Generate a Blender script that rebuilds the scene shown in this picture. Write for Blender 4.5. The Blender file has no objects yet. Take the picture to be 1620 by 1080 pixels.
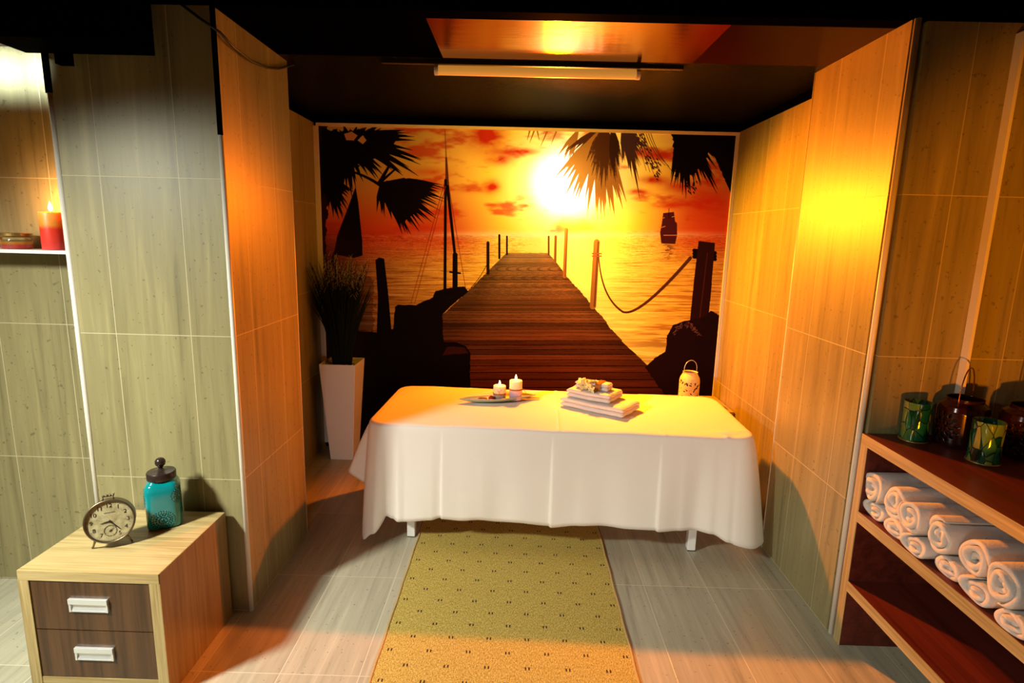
import bpy, bmesh, math, random
import numpy as np
from mathutils import Vector, Matrix
random.seed(7)
rng = np.random.RandomState(11)
PI = math.pi
S = bpy.context.scene
COL = S.collection

# ------------------------------------------------------------------ camera, world, lights, exposure
YAW, PITCH, ROLL, CAMH = 0.0089, -0.1845, 0.025, 1.6
def rotm():
    B = Matrix(((1,0,0),(0,0,-1),(0,1,0)))
    return Matrix.Rotation(YAW,3,'Z') @ Matrix.Rotation(PITCH,3,'X') @ B @ Matrix.Rotation(ROLL,3,'Z')
cd = bpy.data.cameras.new('camera'); cam = bpy.data.objects.new('camera', cd); COL.objects.link(cam)
cam.matrix_world = Matrix.Translation((0,0,CAMH)) @ rotm().to_4x4()
cd.sensor_width = 36.0; cd.lens = 905.0*36/1620; cd.clip_start = 0.02
S.camera = cam
S.view_settings.view_transform = 'Standard'; S.view_settings.look = 'None'
S.view_settings.exposure = 0.0; S.view_settings.gamma = 1.0; S.view_settings.use_curve_mapping = False
S.cycles.use_denoising = True
S.cycles.max_bounces = 6; S.cycles.diffuse_bounces = 3; S.cycles.glossy_bounces = 3
S.cycles.sample_clamp_indirect = 6.0
W = bpy.data.worlds.new('world'); S.world = W; W.use_nodes = True
W.node_tree.nodes['Background'].inputs[0].default_value = (0.9,0.75,0.6,1)
W.node_tree.nodes['Background'].inputs[1].default_value = 0.02

def light(name, kind, loc, energy, col, target=None, **kw):
    l = bpy.data.lights.new(name, kind); l.energy = energy; l.color = col
    for k, v in kw.items(): setattr(l, k, v)
    o = bpy.data.objects.new(name, l); COL.objects.link(o); o.location = loc
    if target is not None:
        o.rotation_euler = (Vector(target)-Vector(loc)).to_track_quat('-Z','Y').to_euler()
    return o
WARM = (1.0, 0.168, 0.0)
AMBER = (1.0, 0.40, 0.01)
# warm spots added in front of the mural, standing for light from its sun
light('mural_sun_beam', 'SPOT', (0.22,4.02,1.84), 330, WARM, (0.52,3.02,1.22), spot_size=math.radians(142), spot_blend=0.5, shadow_soft_size=0.035)
light('mural_sun_beam', 'SPOT', (0.26,4.02,1.84), 200, AMBER, (1.26,3.42,1.05), spot_size=math.radians(118), spot_blend=0.7, shadow_soft_size=0.06)
# area light added at the amber ceiling tube to light the mural
light('tube_lamp_glow', 'AREA', (0.055,2.80,2.295), 6, (1.0,0.50,0.03), (0.0,4.0,1.6), shape='RECTANGLE', size=0.84, size_y=0.03, spread=math.radians(95))
# narrow light added for the bright niche patch; cool fluorescent light on the left
light('niche_patch_light', 'AREA', (-2.35,1.0,2.20), 4.5, (0.82,0.95,1.0), (-2.35,2.34,2.175), shape='RECTANGLE', size=1.2, size_y=0.11, spread=math.radians(9))
light('cool_room_light', 'AREA', (-2.25,0.75,2.1), 37, (1.0,1.0,0.86), (-1.15,1.9,0.0), shape='DISK', size=0.28, spread=math.radians(102))
# neutral room light low behind the camera, aimed at the table front, the floor and the shelf
light('neutral_room_light', 'SPOT', (-0.15,-0.6,0.62), 92, (1.0,0.88,0.76), (0.14,2.7,0.30), spot_size=math.radians(48), spot_blend=0.35, shadow_soft_size=0.25)
light('neutral_room_light', 'SPOT', (-0.2,-0.5,1.0), 50, (1.0,0.95,0.76), (1.05,2.0,-0.15), spot_size=math.radians(50), spot_blend=0.6, shadow_soft_size=0.2)
# low warm lamp on the right behind the camera
light('warm_lamp_beam', 'SPOT', (0.55,-0.1,0.70), 260, (1.0,0.26,0.0), (1.8,2.1,1.55), spot_size=math.radians(34), spot_blend=0.8, shadow_soft_size=0.04)

# ------------------------------------------------------------------ materials
M = {}
def newmat(name):
    m = bpy.data.materials.new(name); m.use_nodes = True
    nt = m.node_tree; nt.nodes.clear()
    out = nt.nodes.new('ShaderNodeOutputMaterial'); b = nt.nodes.new('ShaderNodeBsdfPrincipled')
    nt.links.new(b.outputs[0], out.inputs[0]); M[name] = m
    return m, nt, b
def nd(nt, t, **kw):
    n = nt.nodes.new(t)
    for k, v in kw.items(): setattr(n, k, v)
    return n
def setin(nt, sock, v):
    if isinstance(v, bpy.types.NodeSocket): nt.links.new(v, sock)
    else: sock.default_value = v
def mth(nt, op, a, b=0.0, c=None):
    n = nd(nt, 'ShaderNodeMath', operation=op)
    setin(nt, n.inputs[0], a); setin(nt, n.inputs[1], b)
    if c is not None: setin(nt, n.inputs[2], c)
    return n.outputs[0]
def mixc(nt, f, a, b, blend='MIX'):
    n = nd(nt, 'ShaderNodeMix', data_type='RGBA', blend_type=blend)
    setin(nt, n.inputs[0], f); setin(nt, n.inputs[6], a); setin(nt, n.inputs[7], b)
    return n.outputs[2]
def c4(c): return (c[0], c[1], c[2], 1.0)
def ramp(nt, f, stops):
    n = nd(nt, 'ShaderNodeValToRGB'); e = n.color_ramp.elements
    e[0].position, e[0].color = stops[0][0], c4(stops[0][1]); e[1].position, e[1].color = stops[-1][0], c4(stops[-1][1])
    for p, c in stops[1:-1]:
        x = e.new(p); x.color = c4(c)
    nt.links.new(f, n.inputs[0]); return n.outputs[0]
def noise(nt, vec, scale, detail=4, rough=0.55, dist=0.0):
    n = nd(nt, 'ShaderNodeTexNoise'); n.inputs['Scale'].default_value = scale; n.inputs['Detail'].default_value = detail
    n.inputs['Roughness'].default_value = rough; n.inputs['Distortion'].default_value = dist
    nt.links.new(vec, n.inputs['Vector']); return n.outputs['Fac']
def coords(nt, scale=(1,1,1), kind='Object', rot=(0,0,0), loc=(0,0,0)):
    t = nd(nt, 'ShaderNodeTexCoord'); m = nd(nt, 'ShaderNodeMapping')
    m.inputs['Scale'].default_value = scale; m.inputs['Rotation'].default_value = rot; m.inputs['Location'].default_value = loc
    nt.links.new(t.outputs[kind], m.inputs['Vector']); return m.outputs['Vector']
def bump(nt, b, h, strength=0.3, dist=0.01):
    n = nd(nt, 'ShaderNodeBump'); n.inputs['Strength'].default_value = strength; n.inputs['Distance'].default_value = dist
    nt.links.new(h, n.inputs['Height']); nt.links.new(n.outputs[0], b.inputs['Normal'])
def plain(name, col, rough=0.5, metal=0.0, var=0.12, vs=25.0, bmp=0.0, **kw):
    m, nt, b = newmat(name)
    v = coords(nt); f = noise(nt, v, vs)
    c = mixc(nt, f, c4([x*(1-var) for x in col]), c4([min(1,x*(1+var)) for x in col]))
    nt.links.new(c, b.inputs['Base Color']); b.inputs['Roughness'].default_value = rough; b.inputs['Metallic'].default_value = metal
    if bmp: bump(nt, b, f, bmp, 0.004)
    for k, x in kw.items(): b.inputs[k].default_value = x
    return m
def emis(name, col, s):
    m, nt, b = newmat(name); b.inputs['Base Color'].default_value = c4(col)
    b.inputs['Emission Color'].default_value = c4(col); b.inputs['Emission Strength'].default_value = s; return m

def tile(name, plane, w, h, ou, ov, streak='v', col=(0.285,0.25,0.118), rough=0.42, mortar=0.0018, mc=(0.52,0.46,0.28)):
    """large stone-look tiles with a pale joint; plane gives the two axes the tiles run on"""
    m, nt, b = newmat(name)
    t = nd(nt, 'ShaderNodeTexCoord'); sp = nd(nt, 'ShaderNodeSeparateXYZ'); nt.links.new(t.outputs['Object'], sp.inputs[0])
    ax = {'X':0,'Y':1,'Z':2}
    u = mth(nt, 'ADD', sp.outputs[ax[plane[0]]], 50*w-ou); v = mth(nt, 'ADD', sp.outputs[ax[plane[1]]], 50*h-ov)
    cb = nd(nt, 'ShaderNodeCombineXYZ'); nt.links.new(u, cb.inputs[0]); nt.links.new(v, cb.inputs[1])
    br = nd(nt, 'ShaderNodeTexBrick', offset=0.0, squash=1.0)
    br.inputs['Scale'].default_value = 1.0; br.inputs['Mortar Size'].default_value = mortar; br.inputs['Mortar Smooth'].default_value = 0.3
    br.inputs['Bias'].default_value = 0.0; br.inputs['Brick Width'].default_value = w; br.inputs['Row Height'].default_value = h
    br.inputs['Color1'].default_value = (0.88,0.88,0.88,1); br.inputs['Color2'].default_value = (1.08,1.08,1.08,1)
    nt.links.new(cb.outputs[0], br.inputs['Vector'])
    fine = {'X':32.0,'Y':32.0,'Z':32.0}; fine[plane[1] if streak=='v' else plane[0]] = 1.6
    mp = nd(nt, 'ShaderNodeMapping'); nt.links.new(t.outputs['Object'], mp.inputs[0]); mp.inputs['Scale'].default_value = (fine['X'],fine['Y'],fine['Z'])
    n1 = noise(nt, mp.outputs[0], 1.0, 6, 0.65, 0.6)
    n2 = noise(nt, mp.outputs[0], 0.28, 3, 0.5, 0.2)
    n3 = noise(nt, t.outputs['Object'], 55.0, 2, 0.5)
    f = mth(nt, 'ADD', mth(nt, 'MULTIPLY', n1, 0.6), mth(nt, 'MULTIPLY', n2, 0.4))
    cr = ramp(nt, f, [(0.32,[x*0.50 for x in col]),(0.45,[x*0.86 for x in col]),(0.56,col),(0.70,[min(1,x*1.34) for x in col])])
    pits = mth(nt, 'GREATER_THAN', n3, 0.685)
    cr = mixc(nt, mth(nt,'MULTIPLY',pits,0.6), cr, c4([x*0.35 for x in col]))
    cr = mixc(nt, 1.0, cr, br.outputs['Color'], 'MULTIPLY')
    cr = mixc(nt, br.outputs['Fac'], cr, c4(mc))
    nt.links.new(cr, b.inputs['Base Color']); b.inputs['Roughness'].default_value = rough
    hh = mth(nt, 'SUBTRACT', mth(nt,'MULTIPLY',n1,0.15), br.outputs['Fac'])
    bump(nt, b, hh, 0.25, 0.002)
    return m
TW, TH = 0.292, 0.590
tile('tile_floor', 'XY', TW, 0.61, 0.040, 2.435-0.61*3, mc=(0.66,0.62,0.46), rough=0.32, col=(0.47,0.445,0.33))
tile('tile_back', 'XZ', TW, TH, 0.0, 0.005)
tile('tile_left_front', 'XZ', TW, TH, -1.262, 0.005)
tile('tile_left_niche', 'XZ', TW, TH, -2.176, 0.005)
tile('tile_left_side', 'YZ', 0.285, TH, 2.325, 0.005)
tile('tile_right_side', 'YZ', 0.30, TH, 2.29, 0.005)
tile('tile_recess_side', 'YZ', 0.30, TH, 3.57, 0.005)
tile('tile_right_front', 'XZ', 0.285, TH, 1.535, 0.005)

def wood(name, c1, c2, axis='x', rough=0.35, sc=1.0, contrast=(0.35,0.65)):
    m, nt, b = newmat(name)
    s = {'x':(1.2,38,38),'y':(38,1.2,38),'z':(38,38,1.2)}[axis]
    v = coords(nt, tuple(k*sc for k in s)); n1 = noise(nt, v, 1.0, 5, 0.6, 0.8)
    v2 = coords(nt, tuple(k*sc*4 for k in s)); n2 = noise(nt, v2, 1.0, 3, 0.6)
    f = mth(nt,'ADD', mth(nt,'MULTIPLY',n1,0.65), mth(nt,'MULTIPLY',n2,0.35))
    nt.links.new(ramp(nt, f, [(contrast[0],c1),(contrast[1],c2)]), b.inputs['Base Color'])
    b.inputs['Roughness'].default_value = rough; bump(nt, b, n2, 0.08, 0.002); return m
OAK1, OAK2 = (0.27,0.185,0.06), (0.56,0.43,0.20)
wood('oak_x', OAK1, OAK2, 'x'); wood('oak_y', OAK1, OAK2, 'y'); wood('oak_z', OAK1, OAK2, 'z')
wood('oak_shaded', (0.16,0.10,0.03), (0.30,0.21,0.08), 'z')  # oak darkened for the nightstand sides, shade put into the colour
wood('walnut_z', (0.024,0.009,0.003), (0.12,0.052,0.016), 'z', 0.3, 0.5)
wood('walnut_shelf', (0.065,0.009,0.005), (0.15,0.024,0.013), 'y', 0.4, 0.6)
plain('black_ceiling', (0.0008,0.0008,0.0008), 0.5, **{'Specular IOR Level':0.015, 'IOR':1.05})
m, nt, b = newmat('black_rough')
v = coords(nt); n = noise(nt, v, 42, 5, 0.7, 0.4)
b.inputs['Base Color'].default_value = (0.004,0.004,0.004,1); b.inputs['Roughness'].default_value = 0.22; b.inputs['IOR'].default_value = 1.09; bump(nt, b, n, 1.0, 0.016)
m, nt, b = newmat('lacquer_panel')
v = coords(nt,(1,3,1)); n = noise(nt, v, 9, 4, 0.6, 0.3)
b.inputs['Base Color'].default_value = (0.24,0.052,0.006,1); b.inputs['Roughness'].default_value = 0.15; b.inputs['Metallic'].default_value = 1.0; bump(nt, b, n, 0.15, 0.004)
plain('lacquer_dark_reflection', (0.02,0.004,0.003), 0.28, **{'IOR':1.05})  # lacquer dulled and darkened to stand for a dark reflection
plain('chrome_trim', (0.85,0.85,0.83), 0.22, 0.85, var=0.02)
plain('white_trim', (0.80,0.76,0.66), 0.35, 0.0, var=0.04)
plain('white_paint', (0.82,0.82,0.80), 0.3, var=0.03)
plain('white_gloss', (0.80,0.74,0.68), 0.25, var=0.03)
plain('aluminium', (0.78,0.80,0.80), 0.3, 0.6, var=0.03)
plain('slot_metal', (0.20,0.14,0.08), 0.4)
plain('black_plastic', (0.01,0.01,0.01), 0.4)
plain('bronze', (0.18,0.14,0.09), 0.35, 0.85, vs=80)
plain('dark_lid', (0.035,0.022,0.018), 0.25, 0.2, vs=40)
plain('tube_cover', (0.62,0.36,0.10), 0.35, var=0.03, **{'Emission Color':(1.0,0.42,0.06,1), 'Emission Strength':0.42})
plain('leaf_dark', (0.008,0.010,0.004), 0.7, **{'IOR':1.15}); plain('leaf_tip', (0.50,0.44,0.24), 0.6)
plain('pebble', (0.55,0.50,0.42), 0.6, vs=60)
plain('wax_ivory', (0.85,0.72,0.45), 0.45, var=0.04)
plain('twine', (0.45,0.18,0.06), 0.8); plain('wick', (0.02,0.015,0.01), 0.9)
plain('plate_green', (0.36,0.48,0.34), 0.35, vs=30)
plain('red_ball', (0.35,0.01,0.01), 0.6, vs=90, bmp=0.5)
plain('shell_brown', (0.20,0.10,0.05), 0.5, vs=60, bmp=0.4)
plain('straw', (0.70,0.52,0.15), 0.7, vs=80)
plain('petal', (0.90,0.80,0.36), 0.5, vs=60); plain('petal_center', (0.30,0.25,0.05), 0.6)
plain('ribbon', (0.45,0.16,0.03), 0.3)
plain('lantern_white', (0.80,0.60,0.26), 0.35, var=0.06)
plain('lantern_red', (0.03,0.006,0.004), 0.16, 0.3); plain('gold_wire', (0.50,0.33,0.10), 0.3, 0.8)
plain('copper', (0.35,0.12,0.06), 0.25, 0.9); plain('lantern_inside', (0.01,0.006,0.004), 0.7)
plain('pot_white', (0.90,0.80,0.74), 0.38, var=0.02)
emis('flame', (1.0,0.72,0.28), 28.0); emis('lamp_lens', (1.0,0.62,0.18), 40.0)
# two-tone candles
def candle_mat(name, stops, em=0.0):
    m, nt, b = newmat(name)
    t = nd(nt,'ShaderNodeTexCoord'); sp = nd(nt,'ShaderNodeSeparateXYZ'); nt.links.new(t.outputs['Generated'], sp.inputs[0])
    n = noise(nt, t.outputs['Generated'], 6.0, 3)
    f = mth(nt,'ADD', sp.outputs[2], mth(nt,'MULTIPLY', mth(nt,'SUBTRACT',n,0.5), 0.10))
    c = ramp(nt, f, stops); nt.links.new(c, b.inputs['Base Color']); b.inputs['Roughness'].default_value = 0.4
    b.inputs['Subsurface Weight'].default_value = 0.35; b.inputs['Subsurface Scale'].default_value = 0.03
    b.inputs['Subsurface Radius'].default_value = (1.0,0.5,0.2)
candle_mat('candle_lilac', [(0.30,(0.50,0.38,0.52)),(0.50,(0.70,0.52,0.50)),(0.60,(0.9,0.74,0.42)),(1.0,(0.95,0.85,0.55))])
candle_mat('candle_grey', [(0.30,(0.42,0.33,0.30)),(0.42,(0.55,0.40,0.28)),(0.55,(0.9,0.70,0.36)),(1.0,(0.95,0.82,0.50))])
candle_mat('candle_red', [(0.0,(0.80,0.06,0.05)),(0.55,(0.85,0.05,0.02)),(0.66,(0.95,0.34,0.04)),(1.0,(0.98,0.55,0.10))])
# cloth
m, nt, b = newmat('cloth_white')
v = coords(nt); n = noise(nt, v, 420, 2, 0.5); n2 = noise(nt, v, 5.0, 3, 0.5)
b.inputs['Base Color'].default_value = (0.82,0.78,0.72,1); b.inputs['Roughness'].default_value = 0.85; b.inputs['Sheen Weight'].default_value = 0.1
bump(nt, b, mth(nt,'ADD', mth(nt,'MULTIPLY',n,0.05), n2), 0.22, 0.012)
# terry
m, nt, b = newmat('terry')
v = coords(nt); n = noise(nt, v, 380, 3, 0.7); n2 = noise(nt, v, 40.0, 3, 0.6)
nt.links.new(mixc(nt, n, (0.68,0.63,0.60,1), (0.88,0.84,0.81,1)), b.inputs['Base Color']); b.inputs['Roughness'].default_value = 0.95
bump(nt, b, mth(nt,'ADD', mth(nt,'MULTIPLY',n,0.5), n2), 0.6, 0.006)
# rug
m, nt, b = newmat('rug_weave')
t = nd(nt,'ShaderNodeTexCoord'); sp = nd(nt,'ShaderNodeSeparateXYZ'); nt.links.new(t.outputs['Object'], sp.inputs[0])
yy = mth(nt,'ADD', sp.outputs[1], 7.8-2.268+0.039)
row = mth(nt,'FLOOR', mth(nt,'DIVIDE', yy, 0.078))
xx = mth(nt,'ADD', mth(nt,'ADD', sp.outputs[0], 10*0.152+0.005+0.076), mth(nt,'MULTIPLY', mth(nt,'MODULO', row, 2.0), 0.076))
fx = mth(nt,'SUBTRACT', mth(nt,'MODULO', xx, 0.152), 0.076); fy = mth(nt,'SUBTRACT', mth(nt,'MODULO', yy, 0.078), 0.039)
mk = mth(nt,'MULTIPLY', mth(nt,'LESS_THAN', mth(nt,'ABSOLUTE',fy), 0.0075),
         mth(nt,'LESS_THAN', mth(nt,'ABSOLUTE', mth(nt,'SUBTRACT', mth(nt,'ABSOLUTE',fx), 0.0065)), 0.0027))
v = coords(nt,(260,90,260)); n = noise(nt, v, 1.0, 3, 0.7); v3 = coords(nt); n3 = noise(nt, v3, 240, 2, 0.7)
f = mth(nt,'ADD', mth(nt,'MULTIPLY',n,0.5), mth(nt,'MULTIPLY',n3,0.5))
c = ramp(nt, f, [(0.36,(0.17,0.11,0.015)),(0.5,(0.50,0.37,0.065)),(0.64,(0.80,0.68,0.24))])
nt.links.new(mixc(nt, mk, c, (0.03,0.008,0.006,1)), b.inputs['Base Color']); b.inputs['Roughness'].default_value = 0.95; bump(nt, b, f, 0.7, 0.004)
plain('rug_binding', (0.50,0.34,0.12), 0.9, vs=200, var=0.3, bmp=0.4)
# glazes
m, nt, b = newmat('teal_glaze')
v = coords(nt); n = noise(nt, v, 14, 3)
nt.links.new(mixc(nt, n, (0.0,0.15,0.17,1), (0.004,0.30,0.31,1)), b.inputs['Base Color']); b.inputs['Roughness'].default_value = 0.12; b.inputs['Coat Weight'].default_value = 0.5
plain('teal_dark', (0.0,0.075,0.07), 0.2, var=0.3)
m, nt, b = newmat('green_mosaic')
v = coords(nt,(1,1,0.45)); vo = nd(nt,'ShaderNodeTexVoronoi', feature='DISTANCE_TO_EDGE'); vo.inputs['Scale'].default_value = 38; nt.links.new(v, vo.inputs['Vector'])
vc = nd(nt,'ShaderNodeTexVoronoi'); vc.inputs['Scale'].default_value = 38; nt.links.new(v, vc.inputs['Vector'])
sc_ = nd(nt,'ShaderNodeSeparateXYZ'); nt.links.new(vc.outputs['Color'], sc_.inputs[0])
c = ramp(nt, sc_.outputs[0], [(0.0,(0.0,0.035,0.02)),(0.5,(0.01,0.14,0.05)),(0.8,(0.10,0.20,0.03)),(1.0,(0.25,0.26,0.06))])
e = ramp(nt, vo.outputs['Distance'], [(0.01,(0,0,0)),(0.055,(1,1,1))])
nt.links.new(mixc(nt, e, (0.004,0.006,0.004,1), c), b.inputs['Base Color']); b.inputs['Roughness'].default_value = 0.12; bump(nt, b, vo.outputs['Distance'], 0.6, 0.01)
m, nt, b = newmat('clear_cover')
tr = nd(nt,'ShaderNodeBsdfTransparent'); gl = nd(nt,'ShaderNodeBsdfGlossy'); gl.inputs['Roughness'].default_value = 0.05; fr_ = nd(nt,'ShaderNodeFresnel'); fr_.inputs[0].default_value = 1.45; mx = nd(nt,'ShaderNodeMixShader'); mx.inputs[0].default_value = 0.07; nt.links.new(tr.outputs[0], mx.inputs[1]); nt.links.new(gl.outputs[0], mx.inputs[2]); nt.links.new(mx.outputs[0], [n for n in nt.nodes if n.type=='OUTPUT_MATERIAL'][0].inputs[0])
m, nt, b = newmat('glass'); b.inputs['Base Color'].default_value = (0.98,0.95,0.9,1); b.inputs['Transmission Weight'].default_value = 1.0; b.inputs['Roughness'].default_value = 0.02; b.inputs['IOR'].default_value = 1.45
m, nt, b = newmat('dial')
v = coords(nt); n = noise(nt, v, 45, 5, 0.7)
nt.links.new(ramp(nt, n, [(0.3,(0.26,0.21,0.10)),(0.6,(0.52,0.47,0.27))]), b.inputs['Base Color']); b.inputs['Roughness'].default_value = 0.22; b.inputs['Coat Weight'].default_value = 0.8; b.inputs['Coat Roughness'].default_value = 0.08
plain('ink', (0.02,0.015,0.01), 0.5)

# ------------------------------------------------------------------ mesh helpers
def obj(name, bm, mat, parent=None, smooth=False, bevel=0.0, seg=2):
    bmesh.ops.recalc_face_normals(bm, faces=bm.faces)
    me = bpy.data.meshes.new(name); bm.to_mesh(me); bm.free()
    if mat: me.materials.append(M[mat] if isinstance(mat, str) else mat)
    if smooth:
        for p in me.polygons: p.use_smooth = True
    o = bpy.data.objects.new(name, me); COL.objects.link(o)
    if parent: o.parent = parent
    if bevel:
        md = o.modifiers.new('bevel','BEVEL'); md.width = bevel; md.segments = seg; md.limit_method = 'ANGLE'; md.angle_limit = math.radians(50)
    return o
def thing(name, label, cat, loc=(0,0,0), rotz=0.0, group=None):
    o = bpy.data.objects.new(name, None); COL.objects.link(o); o.location = loc; o.rotation_euler = (0,0,rotz)
    o.empty_display_size = 0.05
    return tag(o, label, cat, group)
def tag(o, label, cat, group=None):
    o['label'] = label; o['category'] = cat
    if group: o['group'] = group
    return o
def struct(name, bm, mat, label=None, **kw):
    o = obj(name, bm, mat, **kw); o['kind'] = 'structure'
    if label: o['label'] = label
    return o
def bx(bm, x0, x1, y0, y1, z0, z1):
    v = [bm.verts.new(p) for p in ((x0,y0,z0),(x1,y0,z0),(x1,y1,z0),(x0,y1,z0),(x0,y0,z1),(x1,y0,z1),(x1,y1,z1),(x0,y1,z1))]
    for f in ((0,3,2,1),(4,5,6,7),(0,1,5,4),(1,2,6,5),(2,3,7,6),(3,0,4,7)): bm.faces.new([v[i] for i in f])
    return bm
def box(*a): return bx(bmesh.new(), *a)
def lathe(bm, prof, n=48, cx=0, cy=0, cz=0, sq=None, cap=True):
    """prof: list of (r,z). sq: superellipse power for squarish bodies"""
    rings = []
    for r, z in prof:
        ring = []
        for i in range(n):
            a = 2*PI*i/n; c, s = math.cos(a), math.sin(a); k = 1.0
            if sq: k = (abs(c)**sq+abs(s)**sq)**(-1.0/sq)
            ring.append(bm.verts.new((cx+r*k*c, cy+r*k*s, cz+z)))
        rings.append(ring)
    for a, b_ in zip(rings, rings[1:]):
        for i in range(n): bm.faces.new((a[i], a[(i+1)%n], b_[(i+1)%n], b_[i]))
    if cap:
        for r_ in (rings[0], rings[-1]):
            try: bm.faces.new(r_)
            except ValueError: pass
    return bm
def tube(bm, pts, r, n=8, closed=False, cap=True):
    pts = [Vector(p) for p in pts]; rings = []; prev = None
    for i, p in enumerate(pts):
        if closed: d = pts[(i+1)%len(pts)]-pts[i-1]
        else: d = pts[min(i+1,len(pts)-1)]-pts[max(i-1,0)]
        d.normalize()
        if prev is None:
            prev = d.orthogonal().normalized()
        u = (prev - d*prev.dot(d)); u = u.normalized() if u.length > 1e-6 else d.orthogonal().normalized(); prev = u
        w = d.cross(u); rr = r[i] if isinstance(r, (list,tuple)) else r
        rings.append([bm.verts.new(p+u*math.cos(2*PI*k/n)*rr+w*math.sin(2*PI*k/n)*rr) for k in range(n)])
    m_ = len(rings); rg = range(m_) if closed else range(m_-1)
    for i in rg:
        a, b_ = rings[i], rings[(i+1)%m_]
        for k in range(n): bm.faces.new((a[k], a[(k+1)%n], b_[(k+1)%n], b_[k]))
    if cap and not closed: bm.faces.new(rings[0]); bm.faces.new(rings[-1])
    return bm
def ball(bm, c, r, sx=1, sy=1, sz=1, u=16, v=10, mat=None):
    mm = Matrix.Translation(c) @ (mat.to_4x4() if mat else Matrix.Identity(4)) @ Matrix.Diagonal((sx,sy,sz,1))
    bmesh.ops.create_uvsphere(bm, u_segments=u, v_segments=v, radius=r, matrix=mm); return bm
def vn(x):   # small hash noise
    return math.sin(x*12.9898)*43758.5453 % 1.0

# ------------------------------------------------------------------ the setting
XL, XR, YN, YF, YB = -1.095, 1.33, 2.165, 2.81, 4.08
RXL, RXR, ZC = -1.42, 1.46, 2.36
struct('floor', box(-3.3,2.3,-1.8,YB+0.1,-0.1,0), 'tile_floor', 'grey stone tiled floor')
struct('ceiling', box(-3.3,2.3,-1.8,YN,2.62,2.7), 'black_ceiling', 'black ceiling over the front of the room')
struct('ceiling', box(RXL-0.1,RXR+0.1,2.71,YB+0.1,ZC,2.7), 'black_rough', 'rough black ceiling over the massage table')
bm = box(XL-0.9,XR+0.9,YN,2.24,ZC,2.7); struct('ceiling', bm, 'black_ceiling', 'black ceiling step between the tiled walls')
struct('ceiling', box(XL-0.9,-0.36,2.24,2.71,ZC,2.7), 'black_ceiling', 'left end of the ceiling panel, black for its dark reflection')  # dark reflection of the panel put into the colour
struct('ceiling', box(0.74,XR+0.9,2.24,2.71,ZC,2.7), 'lacquer_dark_reflection', 'right end of the ceiling panel, darkened for its dark reflection')
struct('ceiling', box(-0.36,0.74,2.24,2.71,ZC,2.7), 'lacquer_panel', 'glossy lacquered ceiling panel mirroring the sunset')
struct('wall_back', box(-1.6,1.7,YB,YB+0.1,0,ZC), 'black_ceiling', 'dark wall behind the sunset mural')
# left: partition, its front face (column), recess side, niche wall
struct('wall_left', box(XL-0.025,XL,YN+0.015,YF,0,ZC), 'tile_left_side', 'tiled side of the left partition')
struct('wall_left', box(-1.70,XL-0.012,YN,YN+0.02,0,2.62), 'tile_left_front', 'tiled face of the left partition behind the nightstand')
struct('wall_left', box(-1.70,XL-0.03,YN+0.021,YF,0,ZC), 'black_ceiling', 'core of the left partition')
struct('wall_left', box(RXL-0.1,RXL,YF+0.005,YB,0,2.315), 'tile_recess_side', 'tiled left side of the mural recess')
struct('wall_left', box(-3.3,-1.701,2.34,2.42,0,2.262), 'tile_left_niche', 'tiled niche wall at the far left')
struct('wall_left', box(-3.3,-3.2,-1.8,2.34,0,2.62), 'tile_left_side', 'far left wall of the room')
# right: partition, recess side, front face, far side
struct('wall_right', box(XR,XR+0.025,YN-0.01,YF,0,ZC), 'tile_right_side', 'tiled side of the right partition')
struct('wall_right', box(XR+0.026,RXR+0.6,YN-0.005,YF,0,ZC), 'black_ceiling', 'core of the right partition')
struct('wall_right', box(RXR,RXR+0.1,YF+0.005,YB,0,2.315), 'tile_recess_side', 'tiled right side of the mural recess')
struct('wall_right', box(XR+0.03,2.3,YN-0.045,YN-0.01,0,2.345), 'tile_right_front', 'tiled face of the right partition behind the lanterns')
struct('wall_right', box(2.0,2.1,-1.8,YN-0.05,0,2.62), 'tile_right_side', 'far right wall of the room')
struct('wall_front', box(-3.3,2.3,-1.9,-1.8,0,2.7), 'tile_back', 'wall behind the camera')
# dark cornices above the recess side walls, niche soffit
struct('trim_1', box(RXL-0.1,RXL+0.004,YF+0.005,YB,2.315,ZC), 'black_ceiling'); struct('trim_2', box(RXR-0.004,RXR+0.1,YF+0.005,YB,2.315,ZC), 'black_ceiling')
struct('ceiling', box(-3.3,-1.701,2.10,2.42,2.263,2.62), 'walnut_shelf', 'dark red soffit over the niche at the far left')
# metal corner profiles
def corner(n, x, y, z0, z1, mat, r=0.009):
    struct('trim_%d'%n, tube(bmesh.new(), [(x,y,z0),(x,y,z1)], r, 12), mat, smooth=True)
corner(3, XL-0.006, YN+0.008, 0.0, 1.93, 'white_trim', 0.010)
corner(14, XL-0.006, YN+0.008, 1.93, 2.36, 'black_ceiling', 0.010); corner(15, -1.706, YN+0.004, 2.06, 2.26, 'black_ceiling', 0.014)  # upper ends of the white trims blackened, shade put into the colour
corner(4, -1.704, YN+0.004, 0.0, 2.06, 'white_trim', 0.011)
corner(5, XR+0.012, YN-0.022, 0.0, 2.36, 'white_trim', 0.011)
corner(6, XR+0.006, YF+0.002, 0.0, 2.36, 'white_trim', 0.008)
corner(7, XL-0.006, YF+0.002, 0.0, 2.36, 'white_trim', 0.007)
struct('trim_8', box(1.662,1.674,YN-0.080,YN-0.046,0.0,2.31), 'white_trim', 'pale vertical strip on the right tiled face')
# mural frame: top, left, right battens
struct('trim_9', box(-1.40,RXR,4.052,4.079,2.292,2.312), 'white_trim'); struct('trim_10', box(-1.419,-1.385,4.052,4.079,0.04,2.292), 'white_trim'); struct('trim_11', box(1.437,RXR-0.001,4.052,4.079,0.04,2.292), 'white_trim')
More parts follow.
